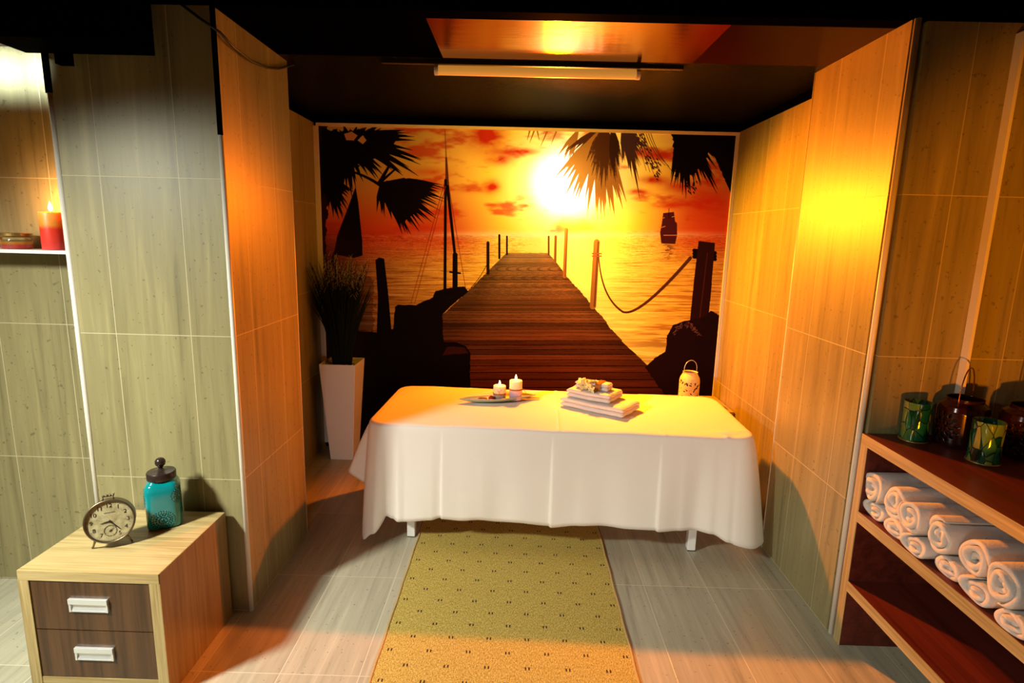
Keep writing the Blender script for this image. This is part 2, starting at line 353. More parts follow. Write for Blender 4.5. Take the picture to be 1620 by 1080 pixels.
# black ductwork box above the left column and small brackets on it
struct('trim_12', box(-1.72,-1.272,1.93,2.10,2.175,2.62), 'black_ceiling', 'black boxed bulkhead above the left column')
struct('trim_13', box(-1.600,-1.556,2.07,2.10,2.135,2.175), 'black_ceiling', 'small black bracket under the bulkhead')
# ------------------------------------------------------------------ the mural: a printed sunset, painted pixel by pixel
MX0, MX1, MZ0, MZ1 = -1.385, 1.437, 0.04, 2.292
MW, MH = 1500, 1200
def paint_mural():
    Rm = rotm(); R = np.array([[Rm[i][j] for j in range(3)] for i in range(3)])
    xs = MX0+(np.arange(MW)+0.5)/MW*(MX1-MX0); zs = MZ0+(np.arange(MH)+0.5)/MH*(MZ1-MZ0)
    XX, ZZ = np.meshgrid(xs, zs)
    P = np.stack([XX, np.full_like(XX, 4.065), ZZ-CAMH], -1) @ R
    U = 810+905*P[...,0]/-P[...,2]; V = 540-905*P[...,1]/-P[...,2]     # design coordinates of the print
    def vnoise(x, y, seed):
        r = np.random.RandomState(seed); g = r.rand(256,256); x = x+1000; y = y+1000
        xi = np.floor(x).astype(int); yi = np.floor(y).astype(int); fx = x-xi; fy = y-yi
        fx = fx*fx*(3-2*fx); fy = fy*fy*(3-2*fy); a = xi%256; b = yi%256; a1 = (xi+1)%256; b1 = (yi+1)%256
        return (g[b,a]*(1-fx)+g[b,a1]*fx)*(1-fy)+(g[b1,a]*(1-fx)+g[b1,a1]*fx)*fy
    def fbm(x, y, seed, o=5, pers=0.5):
        s = 0; a = 1; t = 0
        for i in range(o):
            s = s+a*vnoise(x*2**i, y*2**i, seed+i); t += a; a *= pers
        return s/t
    def ss(x, a, b): 
        t = np.clip((x-a)/(b-a),0,1); return t*t*(3-2*t)
    def interp(x, stops):
        p = [s[0] for s in stops]; return np.stack([np.interp(x, p, [s[1][k] for s in stops]) for k in range(3)], -1)
    def mix(a, b, f): return a*(1-f[...,None])+b*f[...,None]
    SX, SY, HZ = 905.0, 285.0, 371.0
    d = np.hypot((U-SX)*np.where(U<SX,1.0,1.05), (V-SY)*1.05)
    sky = interp(d, [(0,(1.0,1.0,0.92)),(46,(1.0,0.97,0.62)),(75,(1.0,0.88,0.20)),(130,(0.95,0.68,0.05)),(190,(0.72,0.43,0.05)),(260,(0.52,0.30,0.035)),(400,(0.42,0.20,0.03))])
    low = ss(V, 250, 375)*ss(np.abs(U-SX), 60, 230)
    sky = mix(sky, np.array([0.50,0.032,0.006]), low*0.95)
    right = ss(U, 1030, 1130)*ss(V, 205, 330); sky = mix(sky, np.array([0.52,0.05,0.01]), right*0.7)
    cl = fbm(U/75, V/24, 3, 5, 0.55); cm = ss(cl, 0.53, 0.70)*ss(d, 40, 90)
    sky = mix(sky, np.array([0.46,0.035,0.008]), cm*0.85)
    for (cx,cy,rx,ry,s) in ((770,215,34,26,.9),(815,240,42,7,.9),(790,252,26,10,.7),(777,295,14,11,.9),(680,272,30,8,.5),(1040,245,40,9,.8),(1035,285,26,8,.8),(1010,303,16,5,.8),(1075,295,30,10,.7),(1120,320,40,22,.7),(745,300,25,6,.5),(830,325,14,4,.6),(1060,325,26,6,.6)):
        g = np.exp(-(((U-cx)/rx)**2+((V-cy)/ry)**2)*1.2)*(0.6+0.8*fbm(U/14,V/8,31+int(cx)%40,3)); sky = mix(sky, np.array([0.48,0.025,0.004]), np.clip(g*s*1.25,0,1))
    # sea
    rip = fbm(U/26*(60/(np.clip(V-HZ,3,400)+25)), V/2.6*(60/(np.clip(V-HZ,3,400)+25)), 50, 4, 0.65)
    dx = np.abs(U-(SX+0.12*(V-HZ)))
    sea = interp(dx, [(0,(1.0,0.90,0.22)),(70,(0.95,0.76,0.12)),(150,(0.72,0.48,0.05)),(230,(0.52,0.27,0.035)),(330,(0.28,0.10,0.015)),(420,(0.12,0.03,0.015))])
    sea = sea*(1.0-0.25*ss(V,430,600))[...,None]
    redr = ss(dx,110,190)*(1-ss(V,372,430)); sea = mix(sea, np.array([0.50,0.05,0.01]), redr*0.9)
    dk = ss(rip,0.50,0.68); sea = mix(sea, sea*np.array([0.62,0.42,0.35]), dk*ss(dx,20,120)*0.9+dk*0.15)
    sp_ = ss(rip,0.62,0.34)*0.0+(rip<0.36); sea = mix(sea, np.minimum(sea*1.5+0.05,1), sp_*0.5)
    grn = ss(V,520,570)*(U>900); sea = mix(sea, np.array([0.22,0.26,0.06]), grn*0.5*ss(rip,0.4,0.6))
    img = np.where((V<HZ+1.5*(fbm(U/9,V*0,60,2)-.5))[...,None], sky, sea)
    hz = np.exp(-((V-HZ)/5.0)**2)*ss(dx,300,40); img = mix(img, np.array([1.0,0.8,0.35]), hz*0.5)
    # drawing tools in design coordinates
    su = (MX1-MX0)/MW; 
    def rows(u0,u1,v0,v1):
        j0 = np.searchsorted(U[MH//2], u0-25); j1 = np.searchsorted(U[MH//2], u1+25)
        vc = V[::-1, MW//2]; i1 = MH-np.searchsorted(vc, v0-25); i0 = MH-np.searchsorted(vc, v1+25)
        return slice(max(0,i0), max(0,min(MH,i1))), slice(max(0,j0), min(MW,j1))
    def blend(sl, f, col):
        img[sl] = img[sl]*(1-f[...,None])+np.array(col)*f[...,None]
    BLK = (0.004,0.002,0.002)
    def seg(p, q, w0, w1, col=BLK, al=1.0):
        sl = rows(min(p[0],q[0])-w0, max(p[0],q[0])+w0, min(p[1],q[1])-w0, max(p[1],q[1])+w0)
        u = U[sl]-p[0]; v = V[sl]-p[1]; dxx = q[0]-p[0]; dyy = q[1]-p[1]; L = dxx*dxx+dyy*dyy+1e-9
        t = np.clip((u*dxx+v*dyy)/L,0,1); w = w0+(w1-w0)*t
        blend(sl, np.clip((w*0.5-np.hypot(u-t*dxx, v-t*dyy))/0.5+0.5,0,1)*al, col)
    def poly(pts, col=BLK, al=1.0, rough=0.0):
        us = [p[0] for p in pts]; vs = [p[1] for p in pts]; sl = rows(min(us),max(us),min(vs),max(vs))
        u = U[sl]; v = V[sl]
        if rough: u = u+(fbm(v/7,u/7,71,3)-0.5)*rough*2; v = v+(fbm(u/8,v/8,77,3)-0.5)*rough*2
        ins = np.zeros(u.shape,bool); n = len(pts)
        for i in range(n):
            x1,y1 = pts[i]; x2,y2 = pts[(i+1)%n]
            c = ((y1>v)!=(y2>v)) & (u < (x2-x1)*(v-y1)/(y2-y1+1e-9)+x1); ins ^= c
        blend(sl, ins*al, col)
    def curve(pts, w0, w1, col=BLK, al=1.0):
        n = len(pts)-1
        for i in range(n): seg(pts[i], pts[i+1], w0+(w1-w0)*i/n, w0+(w1-w0)*(i+1)/n, col, al)
    def bez(p, c, q, n=10):
        return [((1-t)**2*p[0]+2*t*(1-t)*c[0]+t*t*q[0], (1-t)**2*p[1]+2*t*(1-t)*c[1]+t*t*q[1]) for t in [i/n for i in range(n+1)]]
    r = random.Random(5)
    def fan(c, tips, n, w, col=BLK, droop=10, split=True, base=0.5, al=1.0):
        """a fan palm leaf: blades from c to points along the poly-line of tips"""
        for i in range(n):
            t = i/(n-1)*(len(tips)-1); k = min(int(t),len(tips)-2); f = t-k
            q = (tips[k][0]*(1-f)+tips[k+1][0]*f+r.uniform(-4,4), tips[k][1]*(1-f)+tips[k+1][1]*f+r.uniform(-5,5))
            s = r.uniform(0.82,1.05); q = (c[0]+(q[0]-c[0])*s, c[1]+(q[1]-c[1])*s)
            m_ = ((c[0]+q[0])/2+r.uniform(-3,3), (c[1]+q[1])/2-droop*r.uniform(.3,1))
            b_ = bez(c, m_, q, 8)
            for j in range(8):
                tt = j/8; ww = w*(0.55+0.9*min(1,tt*2.2))*(1 if tt<0.5 else max(0.06,(1-tt)*2)); tn=(j+1)/8
                wn = w*(0.55+0.9*min(1,tn*2.2))*(1 if tn<0.5 else max(0.06,(1-tn)*2))
                seg(b_[j], b_[j+1], ww, wn, col, al)
    # dock
    dock = [(801,400),(867,400),(878,412),(898,439),(920,463),(942,488),(958,508),(975,530),(997,553),(1018,571),(1042,594),(1066,614),(1110,655),(1180,720),(1300,840),(560,840),(600,640),(660,560),(697,500),(740,461),(765,436)]
    sl = rows(560,1300,398,850); u = U[sl]; v = V[sl]
    ins = np.zeros(u.shape,bool); idx = 1.0/(np.clip(v,380,2000)-362)/0.00021; fr = idx-np.floor(idx); ki = np.floor(idx)
    jag = ((np.sin(ki*12.9898)*43758.5)%1.0-0.5)*np.clip((v-380)/45,0.4,5)
    n = len(dock); uj = u+jag*np.where(u>820,1,-1)
    for i in range(n):
        x1,y1 = dock[i]; x2,y2 = dock[(i+1)%n]; ins ^= ((y1>v)!=(y2>v)) & (uj < (x2-x1)*(v-y1)/(y2-y1+1e-9)+x1)
    br = 0.55+0.9*((np.sin(ki*78.233)*12543.1)%1.0)
    grain = fbm(u/40, v/1.3, 90, 4, 0.6)
    base = interp(v, [(398,(0.42,0.26,0.07)),(430,(0.30,0.16,0.04)),(480,(0.22,0.095,0.025)),(540,(0.15,0.045,0.014)),(620,(0.11,0.022,0.010)),(800,(0.06,0.012,0.008))])
    grain2 = fbm(u/90, v/2.2, 97, 3, 0.6); colr = base*(0.72*br*(0.35+0.8*grain+0.6*(grain2-0.2)))[...,None]
    side = 1-0.45*ss(np.abs(u-(835+0.1*(v-400)))/(40+0.8*(v-400)),0.5,1.0); colr = colr*side[...,None]
    gap = np.clip(np.abs(fr-0.5)*2,0,1)>0.86; colr = np.where((gap & (v>420))[...,None], colr*0.22, colr)
    img[sl] = np.where(ins[...,None], colr, img[sl])
    # far posts and mooring ropes
    POST = (0.05,0.018,0.006)
    for (u0,v0,u1,v1,w) in ((772,384,772,432,5),(790,372,790,408,3.6),(802,374,802,402,3)): seg((u0,v0),(u1,v1),w,w,(0.015,0.006,0.004))
    for (u0,v0,u1,v1,w,c) in ((868,374,868,403,3,(0.14,0.06,0.01)),(879,374,878,415,4,(0.20,0.10,0.02)),(896,363,893,437,5.5,(0.26,0.13,0.025)),(944,383,938,484,10,(0.24,0.12,0.03))): 
        seg((u0,v0),(u1,v1),w,w,c); seg((u0+w*.25,v0),(u1+w*.25,v1),w*.3,w*.3,tuple(k*0.4 for k in c))
    curve(bez((772,415),(760,440),(745,455)),1,1); 
    curve(bez((947,402),(950,470),(985,493),14)+bez((985,493),(1010,503),(1092,408),20)[1:], 1.8, 5.5, (0.07,0.02,0.01))
    for vv in (401,405): seg((937,vv),(951,vv),2.2,2.2,(0.20,0.07,0.02))
    for vv in (398,403,408): seg((1098,vv-2),(1131,vv+2),6,6,BLK)
    poly([(1105,381),(1131,384),(1124,470),(1112,575),(1106,640),(1080,640),(1086,560),(1098,440)], (0.018,0.004,0.004)); seg((1119,400),(1100,560),1.5,2,(0.05,0.01,0.006))
    poly([(1020,580),(1035,566),(1052,556),(1056,530),(1064,515),(1082,507),(1100,505),(1118,498),(1124,492),(1134,495),(1145,505),(1145,700),(1080,700),(1052,625)], (0.010,0.003,0.003), 1, 2)
    for k in range(60):
        a = r.uniform(-2.6,-0.5); x = 1085+24*math.cos(a)*r.uniform(.8,1.05); y = 545+36*math.sin(a)*r.uniform(.8,1.02); seg((x,y),(x+r.uniform(-4,4),y+r.uniform(0,3)),1.2,.6,(0.16,0.06,0.05),.6)
    # tall ship and its reflection
    poly([(1049,337),(1066,335),(1068,350),(1071,353),(1071,372),(1068,386),(1046,385),(1044,368),(1047,352)], (0.05,0.008,0.01)); seg((1058,330),(1058,345),1,1)
    for (a,b_) in (((1046,346),(1051,344)),((1063,343),(1068,342)),((1045,360),(1052,358)),((1050,372),(1070,372))): seg(a,b_,1.1,1.1,(0.55,0.18,0.05))
    for k in range(26):
        y = 387+k*0.9; w = 11*(1-k/34); x = 1057+r.uniform(-6,6); seg((x-w*r.random(),y),(x+w*r.random(),y),1.3,.6,(0.10,0.03,0.02),.75)
    # boat mast, rigging, shore clutter on the left
    seg((704,205),(706,250),1.5,2.5,(0.20,0.07,0.02),.8); seg((706,250),(708,300),3,6.5,(0.10,0.02,0.01)); seg((705,285),(704,457),4.5,5,BLK); seg((708,295),(720,405),5,4.5,BLK); seg((720,403),(720,458),8,8.5,BLK); seg((712,430),(728,432),3,3,BLK)
    for (a,b_) in (((703,290),(650,480)),((705,295),(656,480)),((711,300),(737,458))): seg(a,b_,1.3,1.0,(0.22,0.02,0.01),.9)
    poly([(622,520),(625,485),(630,482),(658,482),(685,470),(689,460),(712,455),(735,453),(741,461),(722,476),(700,497),(701,520),(702,541),(722,541),(738,548),(744,558),(744,640),(744,900),(480,900),(480,520),(600,525)], BLK, 1, 1.2)
    poly([(708,548),(735,549),(741,558),(700,562)], (0.035,0.008,0.006), .8, 1)
    poly([(594,411),(600,407),(608,409),(614,460),(620,528),(596,530),(598,470)], BLK)
    poly([(561,300),(563,296),(567,320),(573,378),(574,404),(560,408),(528,402),(534,372),(550,330)], BLK)
    poly([(528,398),(536,398),(520,450),(512,450)], BLK)
    poly([(480,190),(516,190),(524,230),(522,290),(516,360),(520,450),(530,530),(480,540)], BLK, .97, 4)
    blendz = ss(U,600,505)*ss(V,330,420)*0.75; img[:] = mix(img, np.array([0.03,0.006,0.005]), blendz)
    poly([(520,440),(545,430),(590,440),(594,520),(520,540)], BLK, .55, 7)
    # palm fans, left
    fan((560,222),[(640,205),(655,215),(662,250),(668,262),(650,285),(635,275)], 24, 6, droop=8)
    fan((548,228),[(520,300),(545,318),(565,300),(588,285),(600,275),(612,270)], 22, 6)
    fan((530,230),[(505,215),(500,250),(500,290),(520,320),(540,325)], 20, 8)
    fan((555,238),[(505,205),(560,195),(600,200),(640,212)], 18, 8)
    fan((520,290),[(520,340),(545,345),(556,322),(560,300)], 14, 5)
    poly([(510,206),(590,206),(630,212),(622,232),(600,250),(575,262),(540,262),(520,300),(508,320)], BLK, 1, 7)
    poly([(545,212),(556,208),(566,214),(560,222),(548,222)], (0.55,0.20,0.04), .9, 1); poly([(566,222),(574,214),(580,222),(574,228)], (0.55,0.25,0.04), .9)
    curve(bez((545,268),(575,275),(600,292)),3,5); seg((600,290),(616,262),7,4,BLK); seg((600,290),(625,268),5,3,BLK); seg((602,290),(640,282),4,2,BLK)
    fan((603,292),[(702,300),(712,310),(700,330)], 10, 3.5, droop=18)
    fan((603,292),[(700,292),(702,305),(695,320),(690,340),(678,352),(664,366),(650,374),(640,372),(625,350)], 34, 6.5, droop=14)
    poly([(600,290),(640,282),(662,300),(660,335),(640,352),(622,340),(608,315)], BLK, 1, 5)
    fan((601,295),[(610,345),(604,348),(596,338)], 5, 4)
    # palm fans, right (the ones over the sun are washed out by it)
    SUNB = (0.30,0.12,0.012); MID = (0.06,0.018,0.003)
    for (a,b_) in (((838,207),(834,222)),((845,207),(838,226)),((850,207),(853,222)),((866,207),(855,232)),((880,208),(872,228))): seg(a,b_,3,.6,SUNB)
    fan((915,205),[(885,245),(895,258),(905,250)], 7, 4, SUNB, 2)
    fan((950,205),[(877,285),(893,310),(905,315),(915,322),(946,347),(957,350),(968,335),(986,326),(988,315)], 26, 7, SUNB, 6)
    fan((948,203),[(890,235),(905,240),(920,250)], 8, 4, MID, 3)
    fan((952,203),[(890,272),(905,268),(925,262)], 7, 3.5, SUNB, 10)
    fan((957,200),[(928,262),(938,285),(950,296),(962,300),(974,285),(980,262)], 18, 6, MID, 2, al=.8)
    fan((968,200),[(985,255),(978,275),(970,290)], 8, 5, (0.03,0.01,0.003), 0, al=.9)
    fan((990,203),[(1010,310),(1000,290),(1018,275),(1012,262)], 7, 3, MID, -6)
    fan((985,200),[(985,262),(1000,268),(1015,250),(1028,240)], 15, 5, (0.05,0.02,0.01), 2)
    for k in range(70):
        t = r.random(); x = 1008+t*34+r.uniform(-6,6); y = 212+t*62+r.uniform(-12,12); seg((x,y),(x+2,y+2.5),2.6,1.2,(0.05,0.015,0.01))
    for k in range(8): curve(bez((1000+k*4,205),(1015+k*3,240),(1022+k*6,268+r.uniform(-8,8))),1.2,.8,(0.06,0.02,0.01))
    fan((1080,200),[(1057,300),(1070,295),(1082,312),(1090,305),(1100,292),(1118,300),(1138,302),(1128,280),(1135,262)], 34, 5.5, BLK, 4)
    poly([(1062,204),(1120,204),(1125,235),(1112,262),(1090,276),(1072,268),(1064,240)], BLK, 1, 5)
    for k in range(60):
        t = r.random(); x = 1068+t*30+r.uniform(-4,4); y = 262+t*32+r.uniform(-8,16); seg((x,y),(x+1.5,y+3),2.4,1,BLK)
    poly([(1108,200),(1175,200),(1172,330),(1158,312),(1147,285),(1132,252),(1118,234)], BLK, 1, 1.5)
    dim = ss(V,560,640)*0.35; img[:] = img*(1-dim)[...,None]
    return np.clip(img,0,1)
im = paint_mural()
px = np.ones((MH,MW,4),np.float32); px[...,:3] = im       # rows run from the bottom up
ti = bpy.data.images.new('sunset_print', MW, MH, alpha=False, float_buffer=True); ti.colorspace_settings.name = 'Linear Rec.709'
ti.pixels.foreach_set(px.ravel()); ti.update()
m, nt, b = newmat('mural_print')
t = nd(nt,'ShaderNodeTexCoord'); mp = nd(nt,'ShaderNodeMapping'); cb = nd(nt,'ShaderNodeCombineXYZ'); sp = nd(nt,'ShaderNodeSeparateXYZ')
nt.links.new(t.outputs['Object'], sp.inputs[0])
nt.links.new(mth(nt,'DIVIDE', mth(nt,'SUBTRACT', sp.outputs[0], MX0), MX1-MX0), cb.inputs[0]); nt.links.new(mth(nt,'DIVIDE', mth(nt,'SUBTRACT', sp.outputs[2], MZ0), MZ1-MZ0), cb.inputs[1])
it = nd(nt,'ShaderNodeTexImage', image=ti, extension='EXTEND'); nt.links.new(cb.outputs[0], it.inputs[0]); nt.links.new(it.outputs[0], b.inputs['Base Color'])
b.inputs['Roughness'].default_value = 0.6; b.inputs['IOR'].default_value = 1.08
# glow added to the print, strongest around its sun, as if backlit
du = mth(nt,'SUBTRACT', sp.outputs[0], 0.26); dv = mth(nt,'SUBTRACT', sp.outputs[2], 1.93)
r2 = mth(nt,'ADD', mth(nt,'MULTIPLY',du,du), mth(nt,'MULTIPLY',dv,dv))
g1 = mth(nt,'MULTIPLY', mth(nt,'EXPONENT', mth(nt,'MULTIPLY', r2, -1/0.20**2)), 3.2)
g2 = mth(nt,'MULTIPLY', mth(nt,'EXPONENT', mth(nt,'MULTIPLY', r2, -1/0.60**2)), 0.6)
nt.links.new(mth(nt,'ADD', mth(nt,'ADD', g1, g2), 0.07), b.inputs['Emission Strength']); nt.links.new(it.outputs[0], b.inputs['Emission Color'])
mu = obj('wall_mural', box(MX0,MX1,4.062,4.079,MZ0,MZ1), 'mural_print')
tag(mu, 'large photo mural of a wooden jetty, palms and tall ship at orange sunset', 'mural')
# ------------------------------------------------------------------ massage table and its sheet
TCX, TCY, TA, TZ = 0.235, 3.085, math.radians(-2.2), 0.645
HXT, HYT = 0.955, 0.355
t = thing('massage_table', 'long white-legged massage table hidden under the white sheet', 'massage table', (TCX,TCY,0), TA)
obj('mattress', box(-HXT+.01,HXT-.01,-HYT+.01,HYT-.01,TZ-0.075,TZ-0.002), 'white_gloss', t, bevel=0.03, seg=4)
obj('frame', box(-HXT+.05,HXT-.05,-HYT+.05,HYT-.05,TZ-0.115,TZ-0.076), 'white_paint', t)
for sx in (-1,1):
    for sy in (-1,1):
        lx = -0.762 if sx < 0 else 0.715
        l = obj('leg', box(lx-.021,lx+.021,sy*0.29-.021,sy*0.29+.021,0.004,TZ-0.116), 'white_paint', t, bevel=0.003)
        obj('foot_pad', box(lx-.020,lx+.020,sy*0.29-.020,sy*0.29+.020,0.0,0.005), 'black_plastic', l)
def sheet():
    bm = bmesh.new(); cr = 0.07
    per = []   # (x,y,nx,ny,tagdist) around, start at back-left going: front side last
    def line(x0,y0,x1,y1,n,nx,ny):
        for i in range(n): f = i/n; per.append((x0+(x1-x0)*f, y0+(y1-y0)*f, nx, ny))
    def arc(cx,cy,a0,a1,n):
        for i in range(n): a = a0+(a1-a0)*i/n; per.append((cx+cr*math.cos(a), cy+cr*math.sin(a), math.cos(a), math.sin(a)))
    a, b_ = HXT, HYT
    line(-a,b_-cr,-a,-b_+cr,90,-1,0); arc(-a+cr,-b_+cr,PI,1.5*PI,26)
    line(-a+cr,-b_,a-cr,-b_,360,0,-1); arc(a-cr,-b_+cr,1.5*PI,2*PI,26)
    line(a,-b_+cr,a,b_-cr,90,1,0); arc(a-cr,b_-cr,0,0.5*PI,14)
    line(a-cr,b_,-a+cr,b_,120,0,1); arc(-a+cr,b_-cr,0.5*PI,PI,14)
    # outward offset and hem height against distance along the perimeter, measured from the front-left corner
    s = [0.0]
    for i in range(1,len(per)): s.append(s[-1]+math.hypot(per[i][0]-per[i-1][0], per[i][1]-per[i-1][1]))
    sL = s[90]+0.055; sR = s[90+26+360]+0.055; tot = s[-1]+0.02
    ctl = [(-0.70,.03,.34),(-.40,.07,.33),(-.22,.10,.325),(-.13,.145,.325),(-.085,.13,.33),(-.06,.025,.27),(-.03,.045,.08),(0.0,.062,.022),(.03,.055,.07),(.065,.0,.15),(.10,.012,.145),(.135,.035,.140),(.17,.028,.140),(.30,.026,.152)]
    L = sR-sL
    mid = [(.352,.016,.163),(.358,.034,.166),(.45,.028,.160),(.55,.022,.166),(.640,.014,.156),(.75,.024,.162),(.905,.016,.148),(.915,.034,.148),(1.05,.022,.160),(1.17,.014,.163),(1.30,.026,.157),(1.44,.018,.154),(1.452,.034,.154),(1.56,.02,.157),(1.635,.006,.160)]
    rt = [(L-.16,.030,.155),(L-.08,.055,.125),(L,.085,.095),(L+.05,.10,.09),(L+.10,.03,.16),(L+.20,.05,.20),(L+.45,.06,.22),(L+.70,.05,.22)]
    C_ = [(sL+d,o,z) for d,o,z in ctl+mid+rt]; C_ = sorted(C_)
    def prof(q):
        if q <= C_[0][0]: return C_[0][1:]
        for c0, c1 in zip(C_, C_[1:]):
            if q <= c1[0]:
                f = (q-c0[0])/(c1[0]-c0[0]); f = f*f*(3-2*f); return (c0[1]+(c1[1]-c0[1])*f, c0[2]+(c1[2]-c0[2])*f)
        f = min(1,(q-C_[-1][0])/0.3); return (C_[-1][1]*(1-f)+.03*f, C_[-1][2])
    Z0 = TZ+0.004; n = len(per); rings = []
    def wr(x,y):
        z = 0.0016*math.sin(x*9+y*5)+0.001*math.sin(x*23-y*17)
        for (cx,cy,dx,dy,w,h,ln) in ((0.86,-0.30,0.9,0.3,.012,.010,.10),(0.99-.15,-.33,0.5,0.8,.010,.008,.06),(-0.62,-0.02,.45,.9,.010,.006,.16),(-0.05,-.28,.95,-.25,.012,.004,.12)):
            u = (x-cx)*dx+(y-cy)*dy; v = -(x-cx)*dy+(y-cy)*dx; z += h*math.exp(-(v/w)**2-(u/ln)**2)
        for cx in (-0.53,0.0,0.525): z += 0.0025*math.exp(-((x-cx)/0.006)**2)
        return z
    for sc in (0.12,0.3,0.5,0.66,0.78,0.86,0.91,0.95,0.975,1.0):
        rings.append([bm.verts.new((x*sc if True else x, y*sc, Z0+wr(x*sc,y*sc))) for (x,y,nx,ny) in per])
    R = 0.022
    for k in (1,2,3,4):
        a_ = PI/2*k/4
        rings.append([bm.verts.new((x+nx*R*math.sin(a_), y+ny*R*math.sin(a_), Z0-R*(1-math.cos(a_))+wr(x,y)*(1-k/4))) for (x,y,nx,ny) in per])
    NR = 22
    for k in range(1,NR+1):
        f = k/NR; ring = []
        for i,(x,y,nx,ny) in enumerate(per):
            o, hz = prof(s[i]); e = f**0.8
            off = R+ (o-0.0)*e + 0.0022*math.sin(s[i]*21+f*3)*f
            z = (Z0-R)*(1-f)+hz*f
            ring.append(bm.verts.new((x+nx*off, y+ny*off, z)))
        rings.append(ring)
    c = bm.verts.new((0,0,Z0))
    for i in range(n): bm.faces.new((c, rings[0][i], rings[0][(i+1)%n]))
    for r0, r1 in zip(rings, rings[1:]):
        for i in range(n): bm.faces.new((r0[i], r0[(i+1)%n], r1[(i+1)%n], r1[i]))
    return bm
o = obj('table_sheet', sheet(), 'cloth_white', smooth=True); o.location = (TCX,TCY,0); o.rotation_euler = (0,0,TA)
md = o.modifiers.new('thickness','SOLIDIFY'); md.thickness = 0.0016; md.offset = 1
tag(o, 'white cotton sheet draped over the massage table down to its legs', 'sheet')

# ------------------------------------------------------------------ rug
r_ = thing('runner_rug', 'ochre woven runner rug with rows of small dark dashes', 'rug', (0,0,0))
obj('rug_pile', box(-0.492,0.472,0.9,3.72,0.0,0.008), 'rug_weave', r_)
for x0,x1 in ((-0.502,-0.492),(0.472,0.484)):
    bm = bmesh.new(); tube(bm, [((x0+x1)/2+0.0015*math.sin(k*1.7), 0.9+k*0.0705, 0.006) for k in range(41)], 0.006, 8)
    obj('edge_binding', bm, 'rug_binding', r_, smooth=True)

# ------------------------------------------------------------------ things on the massage table
ZT = TZ+0.0085
def candle(name, label, x, y, z, r, h, mat, flame=0.022, twine=None, group=None, energy=0.0, wickh=0.008):
    t = thing(name, label, 'candle', (x,y,z), random.uniform(0,6), group)
    obj('wax', lathe(bmesh.new(), [(r*0.97,0),(r,0.003),(r,h*0.5),(r*0.995,h-0.004),(r*0.97,h),(r*0.85,h-0.001),(r*0.4,h-0.006),(r*0.05,h-0.007)], 48), mat, t, smooth=False)
    for p in bpy.data.objects[t.children[0].name].data.polygons: p.use_smooth = True
    obj('wick', tube(bmesh.new(), [(0,0,h-0.008),(0.0005,0,h+wickh*0.5),(0.0015,0,h+wickh)], 0.0011, 6), 'wick', t)
    fz = h+wickh*0.4
    obj('flame', lathe(bmesh.new(), [(0.0006,fz),(flame*0.16,fz+flame*0.12),(flame*0.20,fz+flame*0.3),(flame*0.16,fz+flame*0.55),(flame*0.08,fz+flame*0.8),(0.0004,fz+flame*1.05)], 12), 'flame', t, smooth=True)
    if twine:
        bm = bmesh.new()
        for k in range(3):
            zz = h*twine+k*0.003; tube(bm, [((r+.001)*math.cos(a), (r+.001)*math.sin(a), zz+.0006*math.sin(3*a)) for a in [2*PI*i/32 for i in range(32)]], 0.0014, 6, closed=True)
        obj('twine_band', bm, 'twine', t, smooth=True)
    if energy:
        l = light('candle_light', 'POINT', (x,y,z+h+0.03), energy, (1.0,0.42,0.10), shadow_soft_size=0.008)
    return t
# leaf-shaped dish
t = thing('leaf_dish', 'long green leaf-shaped dish carrying the two lit candles on the sheet', 'dish', (-0.10,3.185,ZT), math.radians(14))
bm = bmesh.new(); rows_ = []; NU, NVV = 40, 12
for i in range(NU+1):
    u = i/NU*2-1; w = 0.070*(1-abs(u)**1.7)*(1.0+0.15*u)+0.0015
    row = []
    for j in range(NVV+1):
        v = j/NVV*2-1
        z = 0.004+0.030*abs(v)**2.4*(1-abs(u)**4)+0.022*abs(u)**3+0.0012*math.cos(v*22)
        row.append(bm.verts.new((u*0.225, w*v+0.012*math.sin(u*2.2), z)))
    rows_.append(row)
for i in range(NU):
    for j in range(NVV): bm.faces.new((rows_[i][j],rows_[i+1][j],rows_[i+1][j+1],rows_[i][j+1]))
o = obj('leaf_blade', bm, 'plate_green', t, smooth=True); md = o.modifiers.new('s','SOLIDIFY'); md.thickness = 0.003
bm = bmesh.new(); tube(bm, [(u*0.225, 0.012*math.sin(u*2.2), 0.006+0.022*abs(u)**3) for u in [k/12*2-1 for k in range(13)]], 0.0018, 6); obj('midrib', bm, 'plate_green', t, smooth=True)
c1 = candle('pillar_candle', 'shorter lit candle with twine band and greyish base on the leaf dish', -0.093,3.185,ZT+0.009,0.036,0.084,'candle_grey',0.026,0.42,'candles on the leaf dish',0.35)
c2 = candle('pillar_candle', 'taller lit candle with lilac base on the leaf dish', 0.0,3.205,ZT+0.009,0.037,0.112,'candle_lilac',0.030,0.52,'candles on the leaf dish',0.55)
bm = bmesh.new(); tube(bm, [(0.036,-.01,.055),(.042,-.018,.060),(.050,-.024,.052),(.058,-.03,.040)], .0009, 5); tube(bm, [(0.036,-.01,.055),(.045,-.012,.065),(.052,-.016,.060),(.045,-.02,.054)], .0009, 5)
b_ = obj('twine_bow', bm, 'twine', c2); c2.rotation_euler = (0,0,0.2); c1.rotation_euler = (0,0,0)
bm = bmesh.new(); tube(bm, [(-.012,-.037,.068),(-.004,-.038,.055),(.003,-.039,.044),(.004,-.038,.036)], .0009, 5); tube(bm, [(.012,-.036,.070),(.004,-.038,.055),(-.008,-.037,.060),(-.012,-.037,.068)], .0009, 5)
obj('twine_bow', bm, 'twine', c1)
bm = ball(bmesh.new(), (0,0,0.017), 0.018, 1,1,0.95, 20, 14)
for v in bm.verts: v.co += v.co.normalized()*0.0012*math.sin(v.co.x*500)*math.cos(v.co.z*450)
